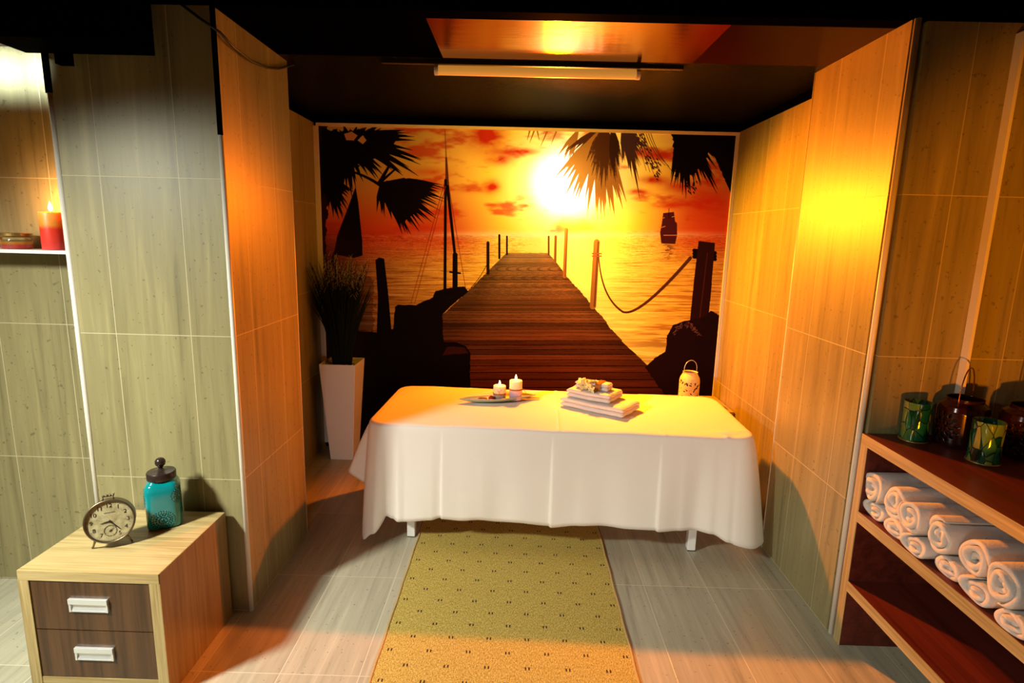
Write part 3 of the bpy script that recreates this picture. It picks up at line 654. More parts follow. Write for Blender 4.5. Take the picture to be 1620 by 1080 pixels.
o = obj('dried_berry', bm, 'red_ball', smooth=True); o.location = (-0.137,3.148,ZT+0.007); tag(o, 'dark red dried flower ball on the leaf dish beside the shorter candle', 'dried flower')
bm = bmesh.new()
for i in range(17):
    u = i/16*2-1
    for j in range(9):
        v = j/8*2-1; bm.verts.new((u*0.042, v*0.017*(1-u*u*0.92), 0.004+0.020*(1-v*v)*(1-abs(u)**1.5)+0.004*u))
bm.verts.ensure_lookup_table()
for i in range(16):
    for j in range(8): bm.faces.new([bm.verts[k] for k in (i*9+j,(i+1)*9+j,(i+1)*9+j+1,i*9+j+1)])
o = obj('dried_leaf', bm, 'shell_brown', smooth=True); o.location = (-0.195,3.150,ZT+0.010); o.rotation_euler = (0,0,0.5); md = o.modifiers.new('s','SOLIDIFY'); md.thickness = 0.002; tag(o, 'curled brown dried leaf on the left end of the leaf dish', 'dried leaf')
bm = bmesh.new()
for k in range(9):
    y = -0.018+k*0.0045; tube(bm, [(-.055+.002*math.sin(k),y,.003),(0,y*0.9,.0035),(.055,y*0.4,.003)], 0.0017, 5)
for k in range(10):
    x = -.048+k*.0105; tube(bm, [(x,-.019*(1-max(0,x)*9),.005),(x+.004,0,.0055),(x,.019*(1-max(0,x)*9),.005)], .0012, 5)
o = obj('straw_leaf', bm, 'straw'); o.location = (0.085,3.245,ZT+0.004); o.rotation_euler = (0,0,0.05); tag(o, 'yellow woven straw leaf lying on the sheet behind the tall candle', 'straw leaf')

# folded towels stacked
def folded(name, label, L, Wd, T, z, mat='terry', cx=0.0, cy=0.0, layers=2, ang=-0.74, group='folded towels on the massage table'):
    """towel folded in layers: rounded fold along the front, ends show the layers"""
    bm = bmesh.new(); th = T/layers; n = 14
    path = []
    for k in range(layers):
        zc = th*(k+0.5); sgn = -1 if k%2==0 else 1
        for i in range(n+1):
            f = i/n; y = (Wd/2-th*0.5)*(-1+2*f)*(-sgn)
            path.append((y, zc))
        if k < layers-1:
            yend = (Wd/2-th*0.5)*(-sgn)
            for a in (30,60,90,120,150):
                a_ = math.radians(a); path.append((yend+(-sgn)*th*0.5*math.sin(a_), zc+th*0.5-th*0.5*math.cos(a_)))
    m_ = len(path); secs = []; NX = 26; t2 = th*0.47
    for ix in range(NX+1):
        f = ix/NX; x = (f-0.5)*L; e = min(f,1-f)*L; sh = math.sqrt(max(0,1-(1-min(1,e/(t2*1.2)))**2))*0.85+0.15
        ring = []
        up, dn = [], []
        for i,(y,z_) in enumerate(path):
            p0 = path[max(0,i-1)]; p1 = path[min(m_-1,i+1)]; dy, dz = p1[0]-p0[0], p1[1]-p0[1]; l = math.hypot(dy,dz)+1e-9; ny, nz = -dz/l, dy/l
            w = t2*sh*(1+0.05*math.sin(x*60+i*1.3)) if 0 < i < m_-1 else t2*sh*0.7
            jx = 0.003*math.sin(i*0.9+layers); zz = z_+0.0015*math.sin(x*25+y*18)
            up.append((x+jx*(f-.5)*2, y+ny*w, zz+nz*w)); dn.append((x+jx*(f-.5)*2, y-ny*w, zz-nz*w))
        ring = [bm.verts.new(p) for p in up+dn[::-1]]; secs.append(ring)
    N = len(secs[0])
    for a, b2 in zip(secs, secs[1:]):
        for i in range(N): bm.faces.new((a[i],a[(i+1)%N],b2[(i+1)%N],b2[i]))
    for ring in (secs[0],secs[-1]):
        for i in range(m_-1): bm.faces.new((ring[i],ring[i+1],ring[N-2-i],ring[N-1-i]))
    for v in bm.verts: v.co.z = max(v.co.z, 0.0005)
    o = obj(name, bm, mat, smooth=True); o.location = (cx,cy,z); o.rotation_euler = (0,0,ang)
    tag(o, label, 'towel', group); return o
folded('folded_towel', 'largest folded peach-white towel, bottom of the stack on the table', 0.385,0.235,0.052,ZT+0.001,cx=0.472,cy=3.105,ang=-0.60)
folded('folded_towel', 'medium folded towel in the middle of the stack on the table', 0.262,0.195,0.048,ZT+0.054,cx=0.445,cy=3.135,ang=-0.56)
t = folded('folded_towel', 'small rolled towel tied with a brown ribbon on top of the stack', 0.195,0.088,0.040,ZT+0.103,cx=0.440,cy=3.140,ang=-0.50)
bm = bmesh.new()
for dx in (-.008,0,.008,.016): tube(bm, [(0.035+dx, -0.047,0.004),(0.035+dx,-0.0475,0.03),(0.036+dx,-.038,0.0425),(0.036+dx,0,0.0435),(.036+dx,.038,.0425),(.035+dx,.0475,.03),(.035+dx,.047,.004)], 0.0042, 6)
obj('ribbon', bm, 'ribbon', t, smooth=True)
# flowers on top
def flower(cx, cy, cz, s, tilt, label):
    s *= 1.25; t = thing('frangipani_flower', label, 'flower', (cx,cy,cz), random.uniform(0,6), 'flowers on the towel stack'); t.rotation_euler = (tilt[0],tilt[1],random.uniform(0,6))
    for k in range(5):
        a0 = 2*PI*k/5; bm = bmesh.new(); g = []
        for i in range(7):
            u = i/6; w = 0.5*math.sin(PI*min(1,u*0.93+0.05))**0.8*0.62; row = []
            for j in range(5):
                v = j/4*2-1; x = u*s; y = w*s*v; z = s*(0.25*u-0.30*u*u+0.12*v*v*u)
                row.append(bm.verts.new((x*math.cos(a0)-y*math.sin(a0), x*math.sin(a0)+y*math.cos(a0), z+0.002)))
            g.append(row)
        for i in range(6):
            for j in range(4): bm.faces.new((g[i][j],g[i+1][j],g[i+1][j+1],g[i][j+1]))
        o = obj('petal', bm, 'petal', t, smooth=True); md = o.modifiers.new('s','SOLIDIFY'); md.thickness = 0.0012
    obj('flower_centre', ball(bmesh.new(), (0,0,0.004), s*0.13, u=10, v=8), 'petal_center', t, smooth=True)
for args in ((0.375,3.115,ZT+0.125,0.026,(1.0,-0.3),'cream flower at the left end of the posy on the towel stack'),(0.402,3.085,ZT+0.122,0.027,(1.2,0.2),'cream flower hanging at the front of the posy on the towel stack'),
             (0.428,3.105,ZT+0.142,0.028,(0.6,0.4),'cream flower at the top right of the posy on the towel stack'),(0.398,3.130,ZT+0.150,0.028,(0.3,0.1),'cream flower at the top of the posy on the towel stack'),
             (0.372,3.140,ZT+0.140,0.026,(0.3,-0.6),'cream flower at the back left of the posy on the towel stack'),(0.428,3.075,ZT+0.112,0.024,(1.4,0.5),'lowest cream flower at the right of the posy on the towel stack')): flower(*args)

# ------------------------------------------------------------------ bench and white lantern behind the table
t = thing('low_bench', 'low wooden bench behind the massage table in the right corner', 'bench', (1.19,3.85,0))
obj('bench_top', box(-0.30,0.262,-0.185,0.20,0.455,0.48), 'oak_y', t, bevel=0.003)
for sx in (-0.27,0.235):
    obj('side_panel', box(sx-0.012,sx+0.012,-0.165,0.19,0,0.455), 'walnut_z', t)
def holes_lathe(prof, n, test):
    bm = lathe(bmesh.new(), prof, n, cap=False)
    bm.faces.ensure_lookup_table(); dead = []
    for f in bm.faces:
        c = f.calc_center_median()
        if test(math.atan2(c.y,c.x), c.z): dead.append(f)
    bmesh.ops.delete(bm, geom=dead, context='FACES'); return bm
def refine(prof, step):
    out = [prof[0]]
    for (r0,z0),(r1,z1) in zip(prof, prof[1:]):
        k = max(1,int(math.hypot(r1-r0,z1-z0)/step))
        for i in range(1,k+1): out.append((r0+(r1-r0)*i/k, z0+(z1-z0)*i/k))
    return out
t = thing('garden_lantern', 'cream pierced metal lantern with wire handle behind the massage table', 'lantern', (1.183,3.80,0.48), 0.3)
lr = random.Random(3); leaves = []
for k in range(120): leaves.append((lr.uniform(-PI,PI), lr.uniform(0.03,0.185), lr.uniform(0,PI), lr.uniform(0.003,0.0068)))
for k in range(90): leaves.append((lr.uniform(-PI,PI), lr.uniform(0.03,0.20), 0, 0.0019))
def wl(a, z):
    if not 0.025 < z < 0.20: return False
    for (la,lz,lt,ls) in leaves:
        du = ((a-la+PI)%(2*PI)-PI)*0.066; dv = z-lz
        if abs(du)>0.02 or abs(dv)>0.02: continue
        u = du*math.cos(lt)+dv*math.sin(lt); v = -du*math.sin(lt)+dv*math.cos(lt); k = 1.0 if ls < 0.0025 else 1.7
        if (u/(ls*k))**2+(v/(ls*0.75))**2 < 1: return True
    return False
o = obj('lantern_body', holes_lathe(refine([(0.050,0.0),(0.063,0.008),(0.066,0.03),(0.066,0.175),(0.062,0.195),(0.050,0.218),(0.046,0.225),(0.046,0.232),(0.049,0.235)],0.0026), 170, wl), 'lantern_white', t, smooth=True); md = o.modifiers.new('s','SOLIDIFY'); md.thickness = 0.0012
obj('lantern_liner', lathe(bmesh.new(), [(0.040,0.002),(0.056,0.01),(0.058,0.03),(0.058,0.17),(0.046,0.205)], 40), 'lantern_inside', t, smooth=True)
obj('handle', tube(bmesh.new(), [(0.049*math.cos(a), 0.0, 0.226+(0.03 if 0.05<a<3.09 else 0)+0.058*math.sin(a)) for a in [PI*i/24 for i in range(25)]], 0.0019, 8), 'aluminium', t, smooth=True)

# ------------------------------------------------------------------ planter
t = thing('potted_plant', 'tall tapered white planter with a dark feathery plant by the mural', 'potted plant', (-1.222,3.905,0), 0.0)
def frustum(bm, h0, h1, z0, z1):
    a = [bm.verts.new((sx*h0,sy*h0,z0)) for sx,sy in ((-1,-1),(1,-1),(1,1),(-1,1))]; b2 = [bm.verts.new((sx*h1,sy*h1,z1)) for sx,sy in ((-1,-1),(1,-1),(1,1),(-1,1))]
    for i in range(4): bm.faces.new((a[i],a[(i+1)%4],b2[(i+1)%4],b2[i]))
    return a, b2
bm = bmesh.new(); a, b2 = frustum(bm, 0.080,0.124,0.0,0.70); c_, d_ = frustum(bm, 0.116,0.112,0.70,0.64)
for i in range(4): bm.faces.new((b2[i],b2[(i+1)%4],c_[(i+1)%4],c_[i]))
bm.faces.new(a); bm.faces.new(d_)
obj('pot', bm, 'pot_white', t, bevel=0.003)
bm = bmesh.new(); pr = random.Random(9)
for k in range(150):
    x, y = pr.uniform(-.104,.104), pr.uniform(-.104,.104); bmesh.ops.create_icosphere(bm, subdivisions=1, radius=pr.uniform(.007,.012), matrix=Matrix.Translation((x,y,0.652+pr.uniform(0,.030)))@Matrix.Diagonal((1,pr.uniform(.7,1.2),.7,1)))
o = obj('pebbles', bm, 'pebble', t, smooth=True); o['kind'] = 'stuff'
bm = bmesh.new(); pl = random.Random(21); tips = []
for k in range(230):
    a = pl.uniform(0,2*PI); s_ = pl.uniform(0.02,0.075); lean = pl.uniform(0.02,0.16); h = pl.uniform(0.45,0.80)*(1-lean*0.6)
    p0 = Vector((s_*math.cos(a)*.8, s_*math.sin(a)*.8, 0.65)); ex = max(-0.155,min(0.2,math.cos(a)*lean*1.4)); ey = max(-0.2,min(0.10,math.sin(a)*lean))
    p2 = Vector((p0.x+ex, p0.y+ey, 0.66+h)); p2.x = max(-.185,min(.19,p2.x)); p1 = Vector((p0.x+ex*0.25, p0.y+ey*0.25, 0.66+h*0.6))
    pts = [p0*(1-f)**2+p1*2*f*(1-f)+p2*f*f for f in [i/6 for i in range(7)]]
    tube(bm, pts, [0.0045,0.0055,0.0055,0.005,0.004,0.003,0.001], 4); tips.append((pts, h))
# broad strap leaves fill the middle
for k in range(60):
    a = pl.uniform(0,2*PI); h = pl.uniform(0.35,0.66); d = Vector((math.cos(a),math.sin(a)*0.7,0))*pl.uniform(.03,.12); w = Vector((-math.sin(a),math.cos(a),0))*pl.uniform(.010,.018)
    prev = None
    for i in range(7):
        f = i/6; p = d*(f*f)+Vector((0,0,0.655+h*f)); p.x = max(-.185,p.x); ww = w*(math.sin(PI*min(1,f*0.9+0.1))**0.6); v0, v1 = bm.verts.new(p-ww), bm.verts.new(p+ww)
        if prev: bm.faces.new((prev[0],prev[1],v1,v0))
        prev = (v0,v1)
o = obj('foliage', bm, 'leaf_dark', t); o['kind'] = 'stuff'
bm = bmesh.new()
for pts, h in tips:
    if h < 0.58: continue
    for j in range(7):
        f = 0.80+0.2*j/6; i = int(f*6) if f < 1 else 5; p = pts[i]*(1-(f*6-i))+pts[min(6,i+1)]*(f*6-i)
        d = Vector((pl.uniform(-1,1),pl.uniform(-1,1)*.6,pl.uniform(.8,1.8))).normalized()*pl.uniform(.015,.045); q = p+d; q.x = max(-.19,q.x); q.y = min(.14,q.y)
        tube(bm, [p, q], [0.0011,0.0003], 3)
o = obj('feathery_tips', bm, 'leaf_tip', t); o['kind'] = 'stuff'

# ------------------------------------------------------------------ tube lamp and spotlight on the ceiling
t = thing('ceiling_tube_lamp', 'long tube lamp in an amber cover on the black ceiling', 'ceiling lamp', (0.055,2.77,2.36))
obj('mounting_rail', box(-0.70,0.66,-0.012,0.012,-0.012,0.0), 'black_plastic', t)
bm = bmesh.new(); tube(bm, [(-0.445,0,-0.036),(-0.42,0,-0.036),(0.42,0,-0.036),(0.452,0,-0.036)], 0.021, 20); obj('diffuser', bm, 'tube_cover', t, smooth=True, bevel=0.002)
for x in (-0.452,0.459): obj('end_cap', tube(bmesh.new(), [(x-.009,0,-.036),(x+.009,0,-.036)], 0.022, 20), 'white_trim', t, smooth=False)
for xs_ in ([-0.69+k*0.022 for k in range(10)], [0.48+k*0.022 for k in range(8)]):
    bm = bmesh.new(); bx(bm, xs_[0]-0.004, xs_[-1]+0.016, -0.0005, 0.0, -0.0124, -0.0120)
    for x in xs_: bx(bm, x, x+0.012, -.006, .0, -.0132, -.0124)
    obj('slotted_strip', bm, 'slot_metal', t)
# cable slung across the left partition
bm = bmesh.new(); tube(bm, [(-1.20,2.150,2.36),(-1.13,2.150,2.310),(-1.076,2.17,2.275),(-1.076,2.26,2.255),(-1.078,2.40,2.247),(-1.080,2.55,2.262),(-1.082,2.68,2.292),(-1.082,2.80,2.335),(-1.082,2.86,2.358)], 0.005, 8)
o = obj('hanging_cable', bm, 'black_plastic', smooth=True); tag(o, 'black cable slung across the top of the left orange-lit partition', 'cable')

# ------------------------------------------------------------------ nightstand
NX0, NX1, NY0, NY1, NZ = -1.643, -1.166, 1.705, 2.140, 0.465
t = thing('nightstand', 'light oak two-drawer nightstand with dark walnut fronts', 'nightstand', ((NX0+NX1)/2,(NY0+NY1)/2,0)); hx, hy = (NX1-NX0)/2, (NY1-NY0)/2
fr = 0.036
obj('top_panel', box(-hx+0.0015,hx-0.0015,-hy,hy,NZ-fr,NZ), 'oak_x', t, bevel=0.001)
for s_ in (-1,1):
    sp2 = obj('side_panel', box(min(s_*hx,s_*(hx-fr)),max(s_*hx,s_*(hx-fr)),-hy+0.003,hy,0,NZ-fr), 'oak_shaded', t)
    sk = obj('side_veneer', box(min(s_*hx,s_*(hx-0.0014)),max(s_*hx,s_*(hx-0.0014)),-hy+0.003,hy,NZ-fr,NZ-0.001), 'oak_shaded', sp2)
    obj('edge_band', box(min(s_*hx,s_*(hx-fr)),max(s_*hx,s_*(hx-fr)),-hy,-hy+0.003,0,NZ-fr), 'oak_z', sp2)
obj('plinth', box(-hx+fr,hx-fr,-hy+0.002,-hy+0.03,0,0.062), 'oak_x', t)
obj('back_panel', box(-hx+fr,hx-fr,hy-0.01,hy,0,NZ-fr), 'walnut_z', t)
obj('base_panel', box(-hx+fr,hx-fr,-hy+0.03,hy-0.01,0.045,0.060), 'oak_x', t)
for z0, z1 in ((0.0635,0.243),(0.247,NZ-fr-0.002)):
    d = obj('drawer', box(-hx+fr+.002,hx-fr-.002,-hy+0.004,-hy+0.022,z0,z1), 'walnut_z', t, bevel=0.001); bx_ = bmesh.new()
    cz = (z0+z1)/2+0.006; y = -hy+0.004; w, h = 0.066, 0.024; cx = -0.008
    bx(bx_, cx-w,cx+w,y-0.010,y,cz+h-0.019,cz+h); bx(bx_, cx-w,cx-w+.007,y-0.008,y,cz-h,cz+h-.019); bx(bx_, cx+w-.007,cx+w,y-0.008,y,cz-h,cz+h-.019); bx(bx_, cx-w+.007,cx+w-.007,y-0.007,y,cz-h,cz-h+.006); bx(bx_, cx-w+.007,cx+w-.007,y-0.0025,y-.0005,cz-h+.006,cz+h-.019)
    v = [bx_.verts.new(p) for p in ((cx-w+.007,y-.006,cz-h+.006),(cx+w-.007,y-.006,cz-h+.006),(cx+w-.007,y-.001,cz-h+.018),(cx-w+.007,y-.001,cz-h+.018))]; bx_.faces.new(v)
    obj('handle', bx_, 'aluminium', d, bevel=0.001)

# ------------------------------------------------------------------ alarm clock
t = thing('alarm_clock', 'old round brass alarm clock with cream dial on the nightstand', 'clock', (-1.434,1.870,NZ), 0); 
CR = 0.078; fz = 0.098
K = Matrix.Translation((0,0,fz)) @ Matrix.Rotation(math.radians(27),4,'Z') @ Matrix.Rotation(math.radians(-9),4,'X')     # local: dial faces -Y
def cl(bm): bm.transform(K); return bm
def ylathe(prof, n=64, cap=True):
    bm = lathe(bmesh.new(), prof, n, cap=cap); bm.transform(Matrix.Rotation(PI/2,4,'X')); return bm   # z -> -y
obj('case', cl(ylathe([(0.001,-0.045),(CR-.012,-0.045),(CR-.004,-0.038),(CR-.002,0.0),(CR,0.008),(CR,0.012),(CR-.005,0.0135),(CR-.0065,0.008)], cap=False)), 'bronze', t, smooth=True)
obj('dial', cl(ylathe([(CR-.007,0.0045),(CR-.007,0.0065)])), 'dial', t)
bm = bmesh.new()
def flatbar(bm, x0, z0, x1, z1, w, y=-0.0075, w1=None):
    d = Vector((x1-x0,0,z1-z0)); nrm = Vector((-d.z,0,d.x)).normalized(); w1 = w if w1 is None else w1
    p = [Vector((x0,y,z0))-nrm*w/2, Vector((x1,y,z1))-nrm*w1/2, Vector((x1,y,z1))+nrm*w1/2, Vector((x0,y,z0))+nrm*w/2]
    q = [a+Vector((0,.0008,0)) for a in p]; vs = [bm.verts.new(a) for a in p+q]
    for f in ((0,1,2,3),(7,6,5,4),(0,4,5,1),(1,5,6,2),(2,6,7,3),(3,7,4,0)): bm.faces.new([vs[i] for i in f])
def glyphs(items, y):
    bm = bmesh.new(); dg = None
    for (txt, x, z, s_) in items:
        cu = bpy.data.curves.new('numeral','FONT'); cu.body = txt; cu.size = s_; cu.align_x = 'CENTER'; cu.align_y = 'CENTER'; cu.extrude = 0.0003
        oo = bpy.data.objects.new('numeral', cu); COL.objects.link(oo); bpy.context.view_layer.update()
        me = bpy.data.meshes.new_from_object(oo.evaluated_get(bpy.context.evaluated_depsgraph_get()))
        me.transform(Matrix.Translation((x,y,z))@Matrix.Rotation(PI/2,4,'X')); bm.from_mesh(me)
        bpy.data.objects.remove(oo); bpy.data.curves.remove(cu); bpy.data.meshes.remove(me)
    return bm
def clockpos(h, r): a = math.radians(90-h*30); return r*math.cos(a), r*math.sin(a)
items = []
for h in range(1,13):
    if h == 6: continue
    x, z = clockpos(h, 0.055); items.append((str(h), x, z, 0.0200))
obj('numerals', cl(glyphs(items, -0.0072)), 'ink', t)
for k in range(60):
    x0,z0 = clockpos(k/5,0.0675); x1,z1 = clockpos(k/5,0.0695 if k%5 else 0.0655); flatbar(bm, x0,z0,x1,z1,0.0006 if k%5 else 0.0014)
obj('minute_track', cl(bm), 'ink', t)
bm = bmesh.new()
for k in range(7): flatbar(bm, -0.016+k*0.005, 0.031, -0.0128+k*0.005, 0.031, 0.0016)
obj('dial_lettering', cl(bm), 'ink', t)
bm = bmesh.new(); h_ = 8.7
x,z = clockpos(8.68,0.030); flatbar(bm,0,0,x,z,0.0042,-.0088,0.0012)
x,z = clockpos(4.6,0.050); flatbar(bm,0,0,x*0.5,z*0.5,0.0034,-.0095); flatbar(bm,x*.5,z*.5,x,z,0.0040,-.0095,0.0008)
b3 = ylathe([(0.004,0.007),(0.004,0.0105)],16); me_ = bpy.data.meshes.new('x'); b3.to_mesh(me_); b3.free(); bm.from_mesh(me_); bpy.data.meshes.remove(me_)
x,z = clockpos(8.68,0.017)
obj('clock_hands', cl(bm), 'ink', t)
bm = bmesh.new(); tube(bm, [(0.019*math.cos(a),-.0072,-0.034+0.019*math.sin(a)) for a in [2*PI*i/40 for i in range(40)]], 0.0007, 5, closed=True)
for k in range(12): a = k*PI/6; flatbar(bm, .0155*math.cos(a), -.034+.0155*math.sin(a), .018*math.cos(a), -.034+.018*math.sin(a), .0008)
flatbar(bm, -.003,-.038,.009,-.024,.002,-.0085,.0006); flatbar(bm, -.003,-.037,.003,-.031,.004,-.0085)
obj('alarm_dial', cl(bm), 'ink', t)
bm = ylathe([(CR-.006,0.0115),(CR-.02,0.0165),(CR-.045,0.0205),(0.012,0.0225),(0.0006,0.0228)],64,cap=False)
obj('glass_cover', cl(bm), 'clear_cover', t, smooth=True)
bm = bmesh.new(); zb = CR+0.002
tube(bm, [(-.016,-.004,zb-.004),(-.015,-.004,zb+.009),(.015,-.004,zb+.009),(.016,-.004,zb-.004)], .0022, 8)
for x in (-.014,-.004,.006,.015): ball(bm, (x,-.006,zb+.011), .0042, u=10, v=8)
tube(bm, [(.008,-.004,zb+.009),(.020,-.006,zb+.017)], .0016, 6); tube(bm, [(-.010,-.004,zb+.008),(-.004,-.004,zb+.014),(.004,-.004,zb+.013)], .0016, 6)
obj('top_ornament', cl(bm), 'bronze', t, smooth=True)
for s_, p1 in ((-1,(-0.055,-0.023)),(1,(0.049,0.030))):
    p = K @ Vector((s_*0.046,-0.004,-0.060)); obj('foot', tube(bmesh.new(), [p, (p.x*0.5+p1[0]*0.5,p.y*.5+p1[1]*.5,p.z*0.5+0.002), (p1[0],p1[1],0.004),(p1[0]*1.04,p1[1],0.003)], [0.0048,0.0036,0.003,0.004], 10), 'bronze', t, smooth=True)
p = K @ Vector((0,0.05,-0.03)); obj('rear_stay', tube(bmesh.new(), [p,(p.x-.005,p.y+.02,.003)], .003, 8), 'bronze', t, smooth=True)

# ------------------------------------------------------------------ teal jar
t = thing('teal_jar', 'glossy teal ceramic jar with raised flowers and dark round lid', 'jar', (-1.350,2.045,NZ), math.radians(28)); t.scale = (0.95,0.95,0.93)
J = [(0.030,0.0),(0.056,0.0),(0.0615,0.006),(0.0625,0.02),(0.0625,0.155),(0.060,0.175),(0.052,0.190),(0.044,0.195),(0.044,0.200)]
obj('jar_body', lathe(bmesh.new(), refine(J,0.012), 96, sq=4.5), 'teal_glaze', t, smooth=True)
def on_jar(a, z):
    c, s_ = math.cos(a), math.sin(a); k = (abs(c)**4.5+abs(s_)**4.5)**(-1/4.5); return Vector((0.0625*k*c, 0.0625*k*s_, z))
def blossom(a0, z0, R):
    bm = bmesh.new()
    for ring_, n_, r_, sz in ((0,1,0,.0075),(1,11,.014,.0042),(2,16,.023,.0040),(3,22,.032,.0036),(4,28,.040,.0032)):
        for k in range(n_):
            th = 2*PI*k/n_+ring_*0.2; u = r_*R*math.cos(th); v = r_*R*math.sin(th); z = z0+v
            if not 0.006 < z < 0.176: continue
            p = on_jar(a0+u/0.066, z); q = on_jar(a0+(u+.001)/0.066, z); tn = (q-p).normalized(); nn = tn.cross(Vector((0,0,1)))
            ball(bm, p-nn*sz*0.35, sz*R, 1,1,1, 8, 6)
            if ring_ in (1,2):
                p2 = on_jar(a0+u*1.22/0.066, z0+v*1.22); tube(bm, [p+nn*.001,p2+nn*.001], [.0024*R,.0012*R], 5)
    return bm
for a0, z0, R in ((-PI/2-0.05,0.040,1.0),(-0.62,0.135,0.8),(PI+0.1,0.125,0.95),(PI/2,0.1,1.0)): obj('raised_flower', blossom(a0,z0,R), 'teal_dark', t, smooth=True)
ld = obj('lid', lathe(bmesh.new(), [(0.047,0.198),(0.0515,0.200),(0.0525,0.204),(0.0525,0.226),(0.050,0.2300),(0.030,0.2325),(0.016,0.2345),(0.0085,0.240),(0.0075,0.246)], 64), 'dark_lid', t, smooth=True)
for m_ in (ld,): md = m_.modifiers.new('e','EDGE_SPLIT'); md.split_angle = math.radians(40)
obj('lid_knob', lathe(bmesh.new(), [(0.0075,0.244),(0.010,0.250),(0.017,0.257),(0.0195,0.266),(0.0185,0.275),(0.013,0.283),(0.005,0.287)], 32), 'dark_lid', ld, smooth=True)

# ------------------------------------------------------------------ niche shelf at the far left
o = obj('niche_shelf', box(-3.25,-1.716,2.195,2.339,1.484,1.497), 'white_paint'); tag(o, 'white edged shelf across the niche at the far left', 'shelf')
candle('red_candle', 'fat red and orange lit candle on the niche shelf', -1.832,2.262,1.4975,0.041,0.145,'candle_red',0.036,None,None,7.0)
t = thing('wax_jar', 'small glass jar with metal lid on the niche shelf beside the candle', 'jar', (-1.982,2.262,1.4975))
obj('glass_wall', lathe(bmesh.new(), [(0.046,0.0),(0.050,0.002),(0.050,0.044),(0.046,0.048)], 40), 'glass', t, smooth=True)
obj('scented_wax', lathe(bmesh.new(), [(0.044,0.003),(0.044,0.028)], 32), 'candle_red', t)
obj('metal_lid', lathe(bmesh.new(), [(0.051,0.0485),(0.053,0.050),(0.053,0.060),(0.051,0.062)], 40), 'gold_wire', t)
t = thing('cream_jar', 'orange jar with dark red pointed lid cut by the left edge', 'jar', (-2.118,2.262,1.4975))
obj('jar_body', lathe(bmesh.new(), [(0.036,0.0),(0.040,0.003),(0.040,0.034),(0.034,0.040)], 32), 'wax_ivory', t, smooth=True); obj('lid', lathe(bmesh.new(), [(0.037,0.0405),(0.037,0.048),(0.02,0.066),(0.006,0.075)], 32), 'candle_red', t, smooth=True)

# ------------------------------------------------------------------ shelf unit on the right
SX0, SX1, SY0, SY1 = 1.334, 1.90, 0.60, 2.112
t = thing('shelf_unit', 'long low oak-edged shelf unit against the right wall', 'shelf unit', (SX0,SY0,0)); D, Ln = SX1-SX0, SY1-SY0
def board(name, x0,x1,y0,y1,z0,z1, fm):
    o = obj(name, box(x0+0.003,x1,y0,y1,z0,z1), 'walnut_shelf', t); return o
bt = 0.042
for z in (0.884,0.583,0.286):
    b_ = board('top_board' if z > .8 else 'shelf_board', 0, D, 0 if z > .8 else 0.04, Ln if z>.8 else Ln-0.042, z-bt, z, None)
    obj('edge_band', box(0,0.003,0 if z>.8 else 0.04,Ln if z>.8 else Ln-.042,z-bt,z), 'oak_y', b_)
for y0 in (0, Ln-0.042):
    b_ = board('end_panel', 0, 0.36, y0, y0+0.042, 0, 0.884-bt, None); obj('edge_band', box(0,0.003,y0,y0+0.042,0,0.884-bt), 'oak_z', b_)
b_ = board('divider', 0.012, 0.36, 0.30, 0.33, 0.286, 0.583-bt, None)
obj('back_panel', box(0.36,0.372,0.042,Ln-0.042,0.244,0.842), 'walnut_shelf', t)

# rolled towels
def rolled(L=0.30, R=0.056, turns=2.6, squash=1.0, seed=0):
    rr = random.Random(seed); bm = bmesh.new(); n = 170; pitch = R/ (turns+0.35); th = pitch*0.47; prof = []
    for (px_, pr_) in [(-1,-.55),(-1.0,0),(-1,.55),(-.985,.85),(-.96,1.0),(-.5,1.0),(0,1.0),(.5,1.0),(.96,1.0),(.985,.85),(1,.55),(1,0),(1,-.55),(.985,-.85),(.96,-1.0),(0,-1.0),(-.96,-1.0),(-.985,-.85)]:
        prof.append((px_, pr_))
    rings = []; ph = rr.uniform(0,1)
    for i in range(n+1):
        f = i/n; a = 2*PI*turns*f; r = th*1.1+pitch*turns*f; ex = (0.005*math.sin(a*0.5+ph*6)+0.004*math.sin(a*2.3+ph))
        sc = 1.0 if f < 0.96 else max(0.25,(1-f)/0.04); ring = []
        for (px_, pr_) in prof:
            rad = r+pr_*th*sc*(1+0.05*math.sin(a*3+px_*2)); x = px_*L/2+ex*(1 if px_>0 else 1)*abs(px_)
            wob = 1+0.03*math.sin(2*a+ph*9)+0.018*math.sin(3*a+ph*4)+0.01*math.sin(x*60+a)
            ring.append(bm.verts.new((x, rad*wob*math.cos(a), rad*wob*math.sin(a)*squash)))
        rings.append(ring)
    N = len(prof)
    for a_, b2 in zip(rings, rings[1:]):
        for k in range(N): bm.faces.new((a_[k],a_[(k+1)%N],b2[(k+1)%N],b2[k]))
    bm.faces.new(rings[0]); bm.faces.new(rings[-1]); return bm
protoT = obj('rolled_towel', rolled(R=0.053, seed=1), 'terry', smooth=True); tag(protoT, 'x', 'towel', 'rolled towels on the middle shelf')
protoB = obj('rolled_towel', rolled(R=0.054,turns=2.2,squash=0.56,seed=5), 'terry', smooth=True); tag(protoB, 'x', 'towel', 'rolled towels on the middle shelf')
variants = [protoT, protoB]
topY = [2.035,1.920,1.802,1.680,1.556,1.434]; botY = [2.012,1.890,1.765,1.640,1.512,1.384]
ordn = ['farthest','second','third','fourth','fifth','sixth','nearest']
first = {0:True,1:True}
